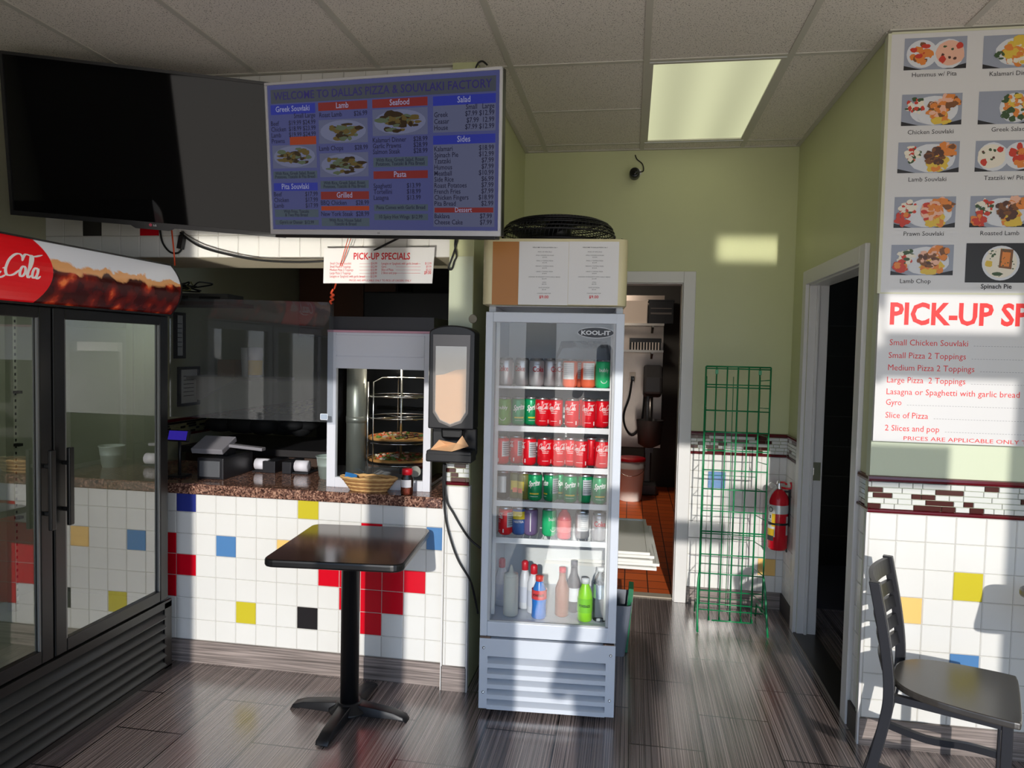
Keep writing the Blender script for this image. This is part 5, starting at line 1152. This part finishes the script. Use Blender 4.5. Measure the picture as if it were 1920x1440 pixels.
for k in range(3):
    a = -2.2+k*2*PI/3; x, y = RC[0]+Rr*math.cos(a), RC[1]+Rr*math.sin(a); mb.tube([(x, y, .035), (x, y, .50), (RC[0]+.7*Rr*math.cos(a), RC[1]+.7*Rr*math.sin(a), .52), (RC[0], RC[1], .52)], .0035, 6)
mb.build('rotating_rack', CHROME, t)
o = MB().lathe([(.026, -.004), (.026, .004), (.02, .006)], 20, c=(hw2-.085, .05, .085), axis='y').build('round_vent', mat('vent_grey', srgb(176, 174, 168), .4), t)
lamp('warmer_lamp', 'POINT', (cx+.02, WYF+.22, CT+.56), (0, 0, -1), 1.6, (1, .86, .66), shadow_soft_size=.03)
CRU = mat('pizza_crust', srgb(208, 150, 86), .7, noise=.4, nscale=40); CHS = mat('pizza_cheese', srgb(228, 186, 96), .5, noise=.3, nscale=60)
TOPC = [mat('topping_'+n_, srgb(*c), .5) for n_, c in (('tomato', (212, 84, 44)), ('pepper', (86, 126, 50)), ('olive', (44, 34, 34)), ('ham', (222, 140, 110)), ('onion', (224, 214, 196)), ('brown', (128, 74, 44)))]
for z, sd, lb in ((LV[0], 5, 'cheesy pizza on the lowest rack level of the warmer'), (LV[1], 9, 'pizza with dark topping half on the upper rack level of the warmer')):
    rg = random.Random(sd); pz = thing('pizza', lb, 'pizza', (cx+RC[0], WYF+RC[1], CT+z+.0035), 0, 'pizzas in the warmer')
    MB().lathe([(0, 0), (.17, 0), (.178, .010), (.174, .010), (.168, .003), (0, .003)], 32, caps=False).build('pan', mat('dark_pan', srgb(36, 34, 34), .4, .5), pz)
    MB().lathe([(0, .004), (.158, .004), (.166, .012), (.158, .021), (.148, .018), (.142, .014), (0, .014)], 32, caps=False).build('crust', CRU, pz)
    MB().lathe([(.146, .0145), (.12, .018), (0, .019)], 32, caps=False).build('cheese', CHS, pz)
    m_ = MB()
    for k in range(90):
        a, q = rg.uniform(0, 2*PI), .14*math.sqrt(rg.random()); x, y = q*math.cos(a), q*math.sin(a)
        c = rg.choice([0, 3, 4, 1]) if x < .0 else (rg.choice([5, 2, 5, 1]) if sd == 9 else rg.choice([0, 1, 3, 5]))
        m_.blob((x, y, .021), (rg.uniform(.006, .016), rg.uniform(.006, .016), rg.uniform(.003, .008)), c, 7, 4)
    o = m_.build('toppings', TOPC, pz); o['kind'] = 'stuff'

# ---------------------------------------------------------------- basket, shaker, bucket, register, rolls
bp = on_z(690, 921, CT); BK = mat('wicker', srgb(204, 162, 104), .7)
t = thing('wicker_basket', 'shallow oval woven basket on the granite edge in front of the warmer', 'basket', (bp.x, 3.155, CT))
mb = MB()
for i in range(7):
    q = i/6; z = .006+.052*q; rx, ry = .088+.042*q, .038+.016*q
    mb.tube([(rx*math.cos(2*PI*k/36), ry*math.sin(2*PI*k/36), z+.0022*((k+i) % 2)) for k in range(36)], .0052, 6, m=i % 2, closed=True)
mb.prism([(.088*math.cos(2*PI*k/24), .038*math.sin(2*PI*k/24)) for k in range(24)], .0, .005, 'z', 1)
mb.build('weave', [BK, mat('wicker_dark', srgb(150, 106, 60), .7)], t)
mb = MB(); mb.tube([(.134*math.cos(2*PI*k/36), .057*math.sin(2*PI*k/36), .062+.003*(k % 2)) for k in range(36)], .0062, 6, closed=True); mb.build('rim', BK, t)
o = MB().blob((0, 0, 0), (.05, .03, .02), 0, 14, 8).build('bread_roll', mat('bread', srgb(196, 152, 96), .7, noise=.4, nscale=40), loc=(bp.x+.02, 3.155, CT+.052)); tag(o, 'brown bread piece lying in the woven basket', 'bread')
o = MB().box(-.028, .028, -.02, .02, -.004, .004).build('sauce_packet', mat('blue_packet', srgb(40, 130, 206), .3), loc=(bp.x-.085, 3.15, CT+.068), rot=(.3, .25, .4), bevel=.003); tag(o, 'small blue packet poking out of the woven basket', 'packet')
sp = on_z(763, 927, CT)
t = thing('spice_shaker', 'clear spice shaker with red cap and chilli flakes on the granite edge', 'shaker', (sp.x, 3.125, CT))
MB().lathe([(.027, 0), (.029, .006), (.029, .075), (.022, .088), (.022, .094)], 20, caps=False).build('jar', glass('shaker_jar', (.94, .95, .95, 1), .0, 1), t)
MB().lathe([(.0265, .002), (.0265, .030), (0, .032)], 16).build('chilli_flakes', mat('chilli_flakes', srgb(176, 74, 40), .8, noise=.8, nscale=260), t)
MB().lathe([(.0245, .092), (.0245, .114), (.021, .119), (0, .120)], 20).build('cap', REDC, t)
wrect(L := MB(), -.028, .028, .036, .07, 0, .0294); L.fixn = False; L.build('label', [mat('shaker_label', srgb(216, 214, 218), .5)], t)
bk = on_z(600, 897, CT)
t = thing('metal_bucket', 'small pale ribbed bucket on the counter left of the warmer', 'bucket', (bk.x+.035, 3.42, CT))
MB().lathe([(0, 0), (.046, 0), (.050, .03), (.0525, .032), (.052, .04), (.0555, .062), (.058, .064), (.0575, .072), (.062, .108), (.066, .110), (.066, .114), (.061, .112), (.050, .01), (0, .008)], 28, caps=False).build('body', mat('pale_galvanised', srgb(176, 194, 188), .35, .35), t)
KB = mat('register_black', srgb(34, 34, 38), .35); KG = mat('register_grey', srgb(128, 126, 132), .4)
t = thing('cash_register', 'dark cash register with grey tilted top at the left of the counter', 'cash register', (-2.03, 3.34, CT))
MB().box(-.07, .07, -.12, .16, 0, .105).build('drawer', KB, t, bevel=.004)
MB().box(-.055, .055, -.128, -.12, .012, .092).build('clear_front', mat('smoke_front', srgb(92, 94, 98), .2), t, bevel=.003)
MB().box(-.03, .03, -.02, .06, .105, .15).build('neck', KB, t)
MB().box(-.10, .07, -.07, .07, -.014, .014).build('tilted_top', KG, t, bevel=.004, loc=(-.02, -.03, .158), rot=(R(22), 0, 0))
MB().box(0, .18, -.02, .02, -.008, .008).build('side_arm', KG, t, bevel=.003, loc=(.05, -.02, .158), rot=(0, R(4), 0))
for u, v, lb, dx in ((492, 884, 'black receipt printer with white paper roll near the register', 1), (577, 884, 'black receipt printer with white paper roll near the ribbed bucket', -1)):
    q = on_z(u, v, CT); t = thing('receipt_printer', lb, 'receipt printer', (q.x, 3.50, CT))
    sgn = dx
    MB().box(.02 if sgn > 0 else -.095, .09 if sgn > 0 else -.045, -.04, .12, 0, .062).box(-.045, .045, -.03, .10, 0, .008).build('body', KB, t, bevel=.003)
    MB().lathe([(.012, -.035), (.030, -.035), (.030, .035), (.012, .035)], 24, c=(0, 0, .039), axis='x').build('paper_roll', mat('roll_white', srgb(226, 224, 232), .6), t)
# rear worktop with dark heap and white box
BZ2 = .90
o = MB().box(-2.75, -1.15, 4.05, 4.7, BZ2-.04, BZ2).build('prep_counter', mat('prep_dark', srgb(46, 44, 46), .4)); tag(o, 'dark rear worktop behind the granite counter', 'worktop')
o = MB().box(-2.74, -1.16, 4.08, 4.68, 0, BZ2-.041).build('prep_cabinet', DKBROWN); tag(o, 'dark base cabinet under the rear worktop', 'cabinet')
rg = random.Random(2); mb = MB()
for k in range(12): mb.blob((rg.uniform(-.26, .26), rg.uniform(-.08, .08), .05+rg.uniform(0, .04)), (rg.uniform(.08, .15), .09, rg.uniform(.04, .07)), 0, 10, 6)
q = on_y(490, 822, 4.3); o = mb.build('black_bag', mat('black_bag_fabric', srgb(24, 24, 26), .8), loc=(q.x, 4.3, BZ2+.055)); tag(o, 'heap of black bags on the rear worktop behind the paper rolls', 'bag')
q = on_y(532, 850, 4.12); o = MB().box(-.17, .10, -.10, .10, -.16, .045).build('white_box', mat('grey_white_box', srgb(150, 142, 132), .6), loc=(q.x+.04, 3.93, CT+.10), bevel=.004)
bpy.data.objects.remove(o)
t = thing('card_terminal', 'small payment display with blue screen beside the drinks cooler', 'display', (-2.215, 3.25, CT))
MB().box(-.04, .04, -.04, .04, 0, .01).tube([(0, 0, .01), (0, 0, .19)], .008).build('stand', KB, t)
MB().box(-.055, .055, -.012, .012, -.028, .028).build('case', KB, t, bevel=.003, loc=(0, -.005, .205), rot=(R(-18), 0, 0))
MB().rect(-.05, .05, -.023, .023, 0, -.0125).build('screen', emat('blue_screen', srgb(58, 44, 170)), t, loc=(0, -.005, .205), rot=(R(-18), 0, 0))

# ---------------------------------------------------------------- napkin dispenser on the pillar
t = thing('napkin_dispenser', 'black tower napkin dispenser mounted on the pillar', 'napkin dispenser', (-.755, 3.08, 1.05))
hw3 = .100; H3 = .585
arc = [(hw3*math.cos(a_), H3-.035+.035*math.sin(a_)) for a_ in [PI*k/14 for k in range(15)]]
mb = MB(); mb.prism([(-hw3, .14), (hw3, .14)]+arc, -.105, -.003, 'y'); mb.prism([(-hw3+.012, .0), (hw3-.012, .0), (hw3, .03), (hw3, .14), (-hw3, .14), (-hw3, .03)], -.03, -.003, 'y')
mb.build('housing', BLACKP, t, bevel=.006)
MB().prism([(-hw3, .0), (hw3, .0), (hw3*.98, .05), (-hw3*.98, .05)], -.13, -.03, 'y').box(-hw3, hw3, -.132, -.12, .0, .038).build('tray', BLACKP, t, bevel=.008)
MB().prism([(-.045, .095), (.045, .095), (.05, .14), (-.05, .14)], -.085, -.03, 'y').build('throat', mat('throat_black', srgb(14, 14, 16), .3), t, bevel=.01)
fp = [(-.082, .545), (-.078, .21), (-.05, .168), (0, .150), (.05, .168), (.078, .21), (.082, .545)]
MB().prism(fp, -.108, -.105, 'y').build('face_plate', mat('dispenser_grey', srgb(112, 108, 106), .3, .3), t, bevel=.001)
fw = [(-.068, .495), (-.068, .215), (-.045, .178), (0, .160), (.045, .178), (.068, .215), (.068, .495)]
MB().prism([(-.0665, .37), (-.0665, .218), (-.044, .181), (0, .163), (.044, .181), (.0665, .218), (.0665, .40), (.02, .395), (-.03, .375)], -.1095, -.108, 'y').build('napkin_stack', mat('kraft_napkin', srgb(214, 168, 124), .75, noise=.12, nscale=8, stretch=(1, 1, 40)), t)
MB().prism(fw, -.1125, -.111, 'y').build('window', glass('dispenser_window', (.95, .94, .92, 1), .03, 3.0), t)
rg = random.Random(8)
KP = mat('kraft_napkin_sheet', srgb(214, 170, 128), .8)
o = MB().add([(-.08, -.06, 0), (-.045, -.05, .042), (.03, -.045, .030), (.052, -.03, .062), (.085, -.05, .020), (.02, -.085, .0), (-.02, -.03, .02)], [(0, 6, 1), (0, 5, 6), (1, 6, 2), (6, 5, 2), (2, 5, 4), (2, 4, 3)]).build('paper_napkin', KP, loc=(-.757, 3.02, 1.101))
sl = o.modifiers.new('thickness', 'SOLIDIFY'); sl.thickness = .0012
tag(o, 'crumpled brown paper napkin sticking out of the dispenser', 'napkin')
P = [(832, 868), (831, 900), (832, 935), (836, 975), (846, 1015), (860, 1052), (880, 1085), (888, 1110), (896, 1150)]
cable('power_cable', 'black cord hanging from the napkin dispenser down behind the fridge, lower of two', [on_y(u, v, 3.045 if i < 7 else 3.06+.03*(i-6)) for i, (u, v) in enumerate(P)], .005)
P = [(835, 870), (834, 905), (838, 940), (850, 962), (866, 990), (882, 1012), (901, 1028)]
cable('power_cable', 'black cord crossing the white pillar tiles to the fridge, upper of two', [on_y(u, v, 3.05) for u, v in P], .005)
o = MB().lathe([(.018, -.006), (.020, .0)], 18, axis='y').build('wall_disc', mat('knob_tan', srgb(150, 142, 122), .5), loc=on_y(887, 598, 3.079)); tag(o, 'small round tan disc on the pillar above the napkin dispenser', 'wall disc')

# ---------------------------------------------------------------- kitchen behind the counter
OV = mat('oven_black', srgb(20, 20, 21), .4)
t = thing('pizza_oven', 'large black pizza oven against the cookline behind the warmer', 'oven', (-1.32, 4.75, 0))
MB().box(-.52, .50, 0, 1.0, .55, 1.92).build('body', OV, t, bevel=.01)
MB().box(-.30, .28, -.012, .0, 1.56, 1.66).box(-.32, .30, -.02, .0, 1.66, 1.675).build('vent_panel', mat('vent_dark_metal', srgb(40, 44, 48), .35, .5), t)
mb = MB()
for k in range(9): mb.box(-.27+.028*k, -.252+.028*k, -.015, -.012, 1.575, 1.62)
for k in range(9): mb.box(.0+.028*k, .018+.028*k, -.015, -.012, 1.58, 1.625)
mb.build('vent_slots', mat('slot_dark', srgb(10, 10, 10), .8), t)
for sx_ in (-.46, .44):
    for yy in (.06, .92): MB().box(sx_-.025, sx_+.025, yy-.025, yy+.025, 0, .55).build('leg', BLACKM, t)
MB().tube([(-.4, -.03, 1.12), (.38, -.03, 1.12)], .012).box(-.46, .44, -.004, 0, 1.0, 1.40).build('oven_door', mat('oven_door_grey', srgb(44, 44, 46), .3, .4), t)
q = on_y(470, 532, 5.2)
t = thing('wall_cabinet', 'brown wall cabinet in the dark behind the clear sheet', 'cabinet', (-2.25, 5.75, 1.62))
MB().box(-.55, .32, 0, .40, 0, .75).build('body', DKBROWN, t)
for a_, b_ in ((-.54, -.26), (-.25, .03), (.04, .31)): MB().box(a_, b_, -.02, 0, .01, .74).build('door', mat('cabinet_brown', srgb(92, 58, 40), .5), t)
# shelf with bottles seen through the clear sheet
t = thing('wall_shelf', 'steel shelf on the left kitchen wall behind the clear sheet', 'shelf', (-2.50, 4.34, 1.325))
MB().box(-.335, .30, -.12, .12, -.02, 0).build('board', STEEL, t); MB().prism([(-.335, -.16), (-.315, -.16), (-.05, -.02), (-.335, -.02)], -.01, .01, 'y').build('bracket', STEEL, t)
def onsh(name, label, u, prof, m, cat, y=4.32, band=None):
    q = on_y(u, 660, y); o = thing(name, label, cat, (q.x, y, 1.3255)); MB().lathe(prof, 18).build('body', m, o)
    if band: MB().lathe([(band[0], band[1]), (band[0], band[2])], 18, caps=False).build('label_band', band[3], o)
onsh('paper_cup_stack', 'tall stack of white cups on the steel shelf', 462, [(.028, 0), (.034, .14), (.034, .19)], mat('cup_white', srgb(206, 204, 200), .5), 'cups')
onsh('food_jar', 'pale-topped jar with yellow label on the steel shelf', 479, [(.042, 0), (.044, .12), (.05, .145), (.046, .19), (0, .195)], mat('jar_pale', srgb(206, 198, 200), .4), 'jar', band=(.0452, .015, .11, mat('jar_yellow', srgb(214, 170, 50), .5)))
q = on_y(432, 660, 4.32); o = MB().box(-.06, .06, -.05, .05, 0, .11).build('cardboard_box', mat('cardboard', srgb(122, 92, 66), .7), loc=(q.x, 4.32, 1.3255)); tag(o, 'brown cardboard box on the steel shelf behind the clear sheet', 'box')
# heap of wires and recorder boxes on a high shelf near the cooler
t = thing('recorder_shelf', 'small wall shelf above the clear sheet carrying recorder boxes', 'shelf', (-2.50, 3.72, 1.765))
MB().box(-.30, .34, -.14, .14, -.02, 0).build('board', DKBROWN, t); MB().box(-.3, -.28, -.1, .12, -.12, -.02).build('bracket', BLACKM, t)
o = MB().box(-.16, .16, -.1, .1, 0, .045).box(-.12, -.06, -.103, -.1, .01, .03, 1).box(0, .12, -.103, -.1, .012, .028, 1).build('recorder_box', [mat('recorder_grey', srgb(78, 78, 76), .4, .3), BLACKP], loc=(-2.36, 3.72, 1.7655), rot=(0, 0, .1)); tag(o, 'grey recorder box under the wire tangle on the small high shelf', 'recorder')
rg = random.Random(6); mb = MB()
for k in range(7): mb.tube([(-.2+rg.uniform(-.05, .4), rg.uniform(-.1, .02), .05+rg.uniform(0, .06)) for _ in range(6)], .004, 6, m=k % 2, curve=5)
o = mb.build('wire_tangle', [CORD, mat('wire_yellowish', srgb(120, 116, 70), .5)], loc=(-2.52, 3.70, 1.775)); tag(o, 'tangle of black wires lying over the recorder box', 'wires')
# framed papers on the left wall
for (u0, v0, u1, v1), lb in (((326, 585, 345, 672), 'framed certificate on the left kitchen wall, upper of two'), ((333, 688, 372, 758), 'framed paper on the left kitchen wall, lower of two')):
    a_, b_ = on_x(u0, v0, -2.835), on_x(u1, v1, -2.835); t = thing('picture_frame', lb, 'frame', (-2.8395, (a_.y+b_.y)/2, (a_.z+b_.z)/2)); hy_, hz_ = abs(b_.y-a_.y)/2, abs(a_.z-b_.z)/2; w_ = .018
    MB().box(0, .018, -hy_, hy_, hz_-w_, hz_).box(0, .018, -hy_, hy_, -hz_, -hz_+w_).box(0, .018, -hy_, -hy_+w_, -hz_+w_, hz_-w_).box(0, .018, hy_-w_, hy_, -hz_+w_, hz_-w_).build('frame', BLACKP, t)
    MB().quad((.008, -hy_+w_, -hz_+w_), (.008, hy_-w_, -hz_+w_), (.008, hy_-w_, hz_-w_), (.008, -hy_+w_, hz_-w_)).build('paper', PAPER, t)
    m2 = MB()
    for k in range(6): z = hz_*.5-k*hz_*.2; m2.quad((.0085, -hy_*.5, z), (.0085, hy_*.5, z), (.0085, hy_*.5, z+.004), (.0085, -hy_*.5, z+.004))
    m2.build('print_lines', INK, t)
mb = mosaic(MB(), 0, 2.9, .94, 1.06, rng, 0, .5); struct('trim_17', mb, [MAROON, BLACKP, mat('mosaic_olive', srgb(150, 148, 116), .2)], loc=(-2.838, 3.25, 0), rot=(0, 0, R(90)))

# ---------------------------------------------------------------- kitchen beyond the doorway
t = thing('steel_splashback', 'stainless steel wall panel in the kitchen beyond the doorway', 'wall panel', (-.2, 8.395, .45))
MB().box(-.48, .56, -.006, 0, 0, 1.75).build('sheet', mat('hazy_steel', (.62, .52, .44, 1), .32, 1, noise=.2, nscale=4), t)
KY = 8.2
for v_, lb in ((606, 'upper steel shelf in the kitchen beyond the doorway'), (656, 'lower steel shelf in the kitchen beyond the doorway')):
    z = on_y(1200, v_, KY-.15).z; t = thing('steel_shelf', lb, 'shelf', (-.15, KY, z)); MB().box(-.5, .50, -.15, .15, -.025, 0).build('board', STEEL, t)
    for x in (.03, .38): MB().prism([(.16, -.10), (.18, -.10), (.18, -.02), (-.12, -.02), (-.12, -.04)], x-.012, x+.012, 'x').build('bracket', STEEL, t)
zs1, zs2 = on_y(1200, 606, KY-.15).z, on_y(1200, 656, KY-.15).z
q0, q1 = on_y(1160, 600, KY-.1), on_y(1213, 600, KY-.1)
o = MB().box(q0.x-.1, q1.x, -.12, .08, 0, on_y(1190, 564, KY-.12).z-zs1).build('white_carton', mat('carton_cream', srgb(232, 214, 196), .6), loc=(0, KY, zs1+.001)); tag(o, 'cream carton on the upper steel kitchen shelf', 'carton')
q0, q1 = on_y(1216, 600, KY-.1), on_y(1262, 600, KY-.1)
t = thing('plastic_crate', 'dark crate on the upper steel kitchen shelf beside the cream carton', 'crate', (0, KY, zs1+.001))
mb = MB().box(q0.x, q1.x, -.13, .10, 0, .24).box(q0.x-.01, q1.x+.01, -.14, .11, .24, .26); mb.build('body', BLACKP, t); MB().box(q0.x+.02, q1.x-.02, -.133, -.13, .10, .12).box(q0.x+.02, q1.x-.02, -.133, -.13, .16, .17).build('slots', mat('crate_slot', srgb(90, 84, 80), .6), t)
q0, q1 = on_y(1180, 650, KY-.1), on_y(1240, 650, KY-.1)
t = thing('plate_rack', 'dark rack with pale upright slats on the lower steel kitchen shelf', 'rack', (0, KY, zs2+.001)); MB().box(q0.x, q1.x, -.1, .1, .085, .13).box(q0.x, q1.x, .06, .10, 0, .085).build('body', BLACKP, t)
mb = MB()
for k in range(10): x = q0.x+.03+(q1.x-q0.x-.06)*k/9; mb.box(x-.007, x+.007, -.1, -.08, 0, .085)
mb.build('slats', mat('slat_pale', srgb(220, 208, 196), .5), t)
q = on_y(1186, 707, 8.38); o = MB().box(-.035, .035, -.008, 0, -.055, .055).box(-.02, .02, -.03, -.008, -.045, .01, 1).build('wall_outlet', [mat('outlet_cream', srgb(230, 220, 206), .4), BLACKP], loc=(q.x, 8.386, q.z)); tag(o, 'cream outlet with plug on the steel kitchen wall', 'outlet')
cable('power_cable', 'black cord looping down from the kitchen outlet', [on_y(u, v_, 8.33) for u, v_ in ((1185, 712), (1180, 745), (1170, 775), (1172, 800), (1185, 816), (1200, 800), (1207, 760), (1209, 712))], .012)
GD = mat('mixer_grey', srgb(86, 84, 84), .35, .4)
t = thing('dough_mixer', 'dark grey dough mixer in the kitchen beyond the doorway', 'mixer', (.20, 7.95, 0)); 
MB().box(-.09, .11, -.12, .14, .0, .12).box(-.03, .05, .02, .12, .12, 1.25).build('stand', GD, t, bevel=.015)
MB().prism([(-.18, 1.10), (.10, 1.05), (.10, 1.38), (-.02, 1.42), (-.16, 1.28)], -.06, .14, 'x').build('head', GD, t, bevel=.03)
MB().lathe([(.04, .52), (.12, .56), (.14, .80), (.145, .82)], 20, c=(.02, -.10, 0), caps=False).build('bowl', mat('dull_bowl', srgb(104, 102, 100), .45, .4), t); MB().tube([(.02, -.10, 1.06), (.02, -.10, .70)], .015).build('hook', STEEL, t)
MB().box(-.02, .06, -.08, .04, .46, .54).build('bowl_support', GD, t)
bx_ = on_z(1186, 925, 0)
t = thing('plastic_bucket', 'white bucket with red lid and wire handle on the kitchen floor', 'bucket', (.03, 7.55, 0)); hb = on_y(1186, 862, 7.55).z
MB().lathe([(.11, 0), (.118, .01), (.138, hb*.78), (.143, hb*.79), (.143, hb*.82), (.140, hb*.83), (.144, hb)], 28).build('body', mat('bucket_white', srgb(226, 220, 214), .45), t); MB().lathe([(.150, hb-.005), (.152, hb+.02), (.14, hb+.026), (0, hb+.024)], 28).build('lid', REDC, t)
MB().tube([(.146*math.cos(a_), -.146*abs(math.sin(a_))*.98-.01, hb*.88-.10*abs(math.sin(a_))) for a_ in [PI*k/14 for k in range(15)]], .004, 6).build('handle', CHROME, t)

# ---------------------------------------------------------------- trays, cart and bin to the right of the fridge
t = thing('utility_cart', 'low white cart behind the fridge under the stacked trays', 'cart', (-.35, 3.86, 0))
MB().box(-.17, .12, -.24, .26, .47, .49).build('top', TRIMW, t)
for x in (-.15, .10):
    for y in (-.22, .24): MB().box(x-.012, x+.012, y-.012, y+.012, 0, .47).build('leg', TRIMW, t)
TRM = mat('tray_white', srgb(232, 230, 224), .4)
pos = [(0.0, 0.0, 0), (.005, .02, 1.5), (-.012, .03, -1), (-.022, .05, 2), (-.034, .065, .5)]
TL = ['bottom white tray of the stack jutting out right of the fridge', 'second white tray from the bottom of the stack right of the fridge', 'middle white tray of the stack right of the fridge', 'second white tray from the top of the stack right of the fridge', 'topmost white tray of the stack right of the fridge']
tp = None
for k, (dx, dy, ra) in enumerate(pos):
    loc = (-.12+dx, 3.83+dy, .4905+.0135*k)
    if tp is None:
        mb = MB().box(-.27, .27, -.36, .36, 0, .006).box(-.27, .27, -.36, -.345, .006, .013).box(-.27, .27, .345, .36, .006, .013).box(-.27, -.255, -.345, .345, .006, .013).box(.255, .27, -.345, .345, .006, .013)
        tp = mb.build('stacked_tray', TRM, loc=loc, rot=(0, 0, R(ra))); tag(tp, TL[k], 'tray', 'white trays stacked by the fridge')
    else: dup(tp, loc, TL[k], None, R(ra))
t = thing('grey_bin', 'small grey bin on the floor just behind the fridge', 'bin', (-.055, 3.42, 0))
t.location = (-.06, 3.70, 0)
mb = MB(); P0, P1 = rrect(-.07, .07, -.10, .10, .02, 4), rrect(-.10, .10, -.13, .13, .025, 4); n = len(P0); P2 = [(x*.96, y*.97) for x, y in P1]; P3 = [(x*.96, y*.97) for x, y in P0]
vs = [(x, y, 0) for x, y in P0]+[(x, y, .27) for x, y in P1]+[(x, y, .27) for x, y in P2]+[(x, y, .006) for x, y in P3]
fs = [tuple(range(n))]+[tuple(3*n+k for k in range(n))]
for q_ in range(3): fs += [(q_*n+k, q_*n+(k+1) % n, (q_+1)*n+(k+1) % n, (q_+1)*n+k) for k in range(n)]
mb.add(vs, fs, 0); mb.build('body', mat('bin_grey', srgb(120, 126, 138), .45), t)
o = MB().lathe([(.045, 0), (.05, .01), (.05, .30), (.03, .35), (.02, .36)], 18).build('blue_jug', mat('jug_blue', srgb(30, 140, 196), .35), loc=(-.10, 3.66, .008)); tag(o, 'blue jug standing in the small grey bin', 'jug')
o = MB().box(-.012, .012, -.06, .06, 0, .33).box(-.013, -.012, -.045, .045, .2, .29, 1).box(.012, .013, -.045, .045, .2, .29, 1).build('green_packet', [mat('packet_green', srgb(28, 110, 72), .35), mat('packet_white', srgb(220, 224, 220), .5)], loc=(.012, 3.70, .008), rot=(0, R(4), 0)); tag(o, 'green packet standing upright in the small grey bin', 'packet')
o = MB().lathe([(.025, 0), (.032, .05), (.032, .13)], 16).build('bottle', mat('thing_in_room', srgb(70, 70, 70), .4), loc=(1.45, 5.2, 0)); o.name = 'spray_bottle'; tag(o, 'dim bottle standing in the dark room beyond the right doorway', 'bottle')
bpy.data.objects.remove(o)

# ---------------------------------------------------------------- the person taking the picture, behind the lens (mirrored in the blank television)
def person():
    V_ = []; E_ = []; R_ = []
    def v(p, r): V_.append((p[0], p[1], p[2]*.95)); R_.append((r, r*.85)); return len(V_)-1
    def e(*i):
        for a_, b_ in zip(i, i[1:]): E_.append((a_, b_))
    cx_, cy_ = .20, -.62
    pel = v((cx_, cy_, .95), .15); wa = v((cx_, cy_, 1.10), .145); ch = v((cx_, cy_, 1.30), .165); nk = v((cx_, cy_+.01, 1.47), .062); hd_ = v((cx_, cy_+.03, 1.60), .088); cr_ = v((cx_, cy_+.02, 1.70), .07)
    e(pel, wa, ch, nk, hd_, cr_)
    for s in (-1, 1):
        hp = v((cx_+s*.09, cy_, .88), .10); kn = v((cx_+s*.12, cy_+.02, .48), .068); an = v((cx_+s*.14, cy_, .09), .045); to = v((cx_+s*.15, cy_+.15, .04), .04); e(pel, hp, kn, an, to)
        sh = v((cx_+s*.18, cy_, 1.40), .065); el_ = v((cx_+s*.22-.03, cy_+.14, 1.20), .05); wr = v((cx_*.4+s*.09, cy_+.32, 1.40), .033); ha = v((cx_*.3+s*.06, cy_+.38, 1.47), .03); e(ch, sh, el_, wr, ha)
    me = bpy.data.meshes.new('person'); me.from_pydata(V_, E_, []); o = bpy.data.objects.new('person', me); COL.objects.link(o)
    md = o.modifiers.new('skin', 'SKIN')
    for i, d in enumerate(me.skin_vertices[0].data if me.skin_vertices else []): d.radius = R_[i]
    return o, R_
def build_person():
    o, R_ = person(); me = o.data
    if not me.skin_vertices:
        bm = bmesh.new(); bm.from_mesh(me); bm.verts.layers.skin.verify(); bm.to_mesh(me); bm.free()
    for i, d in enumerate(me.skin_vertices[0].data): d.radius = R_[i]; d.use_root = (i == 0)
    s = o.modifiers.new('subsurf', 'SUBSURF'); s.levels = s.render_levels = 2
    me.materials.append(mat('dark_clothing', srgb(52, 52, 58), .8))
    tag(o, 'person in dark clothes standing in the shop doorway taking the picture', 'person')
build_person()
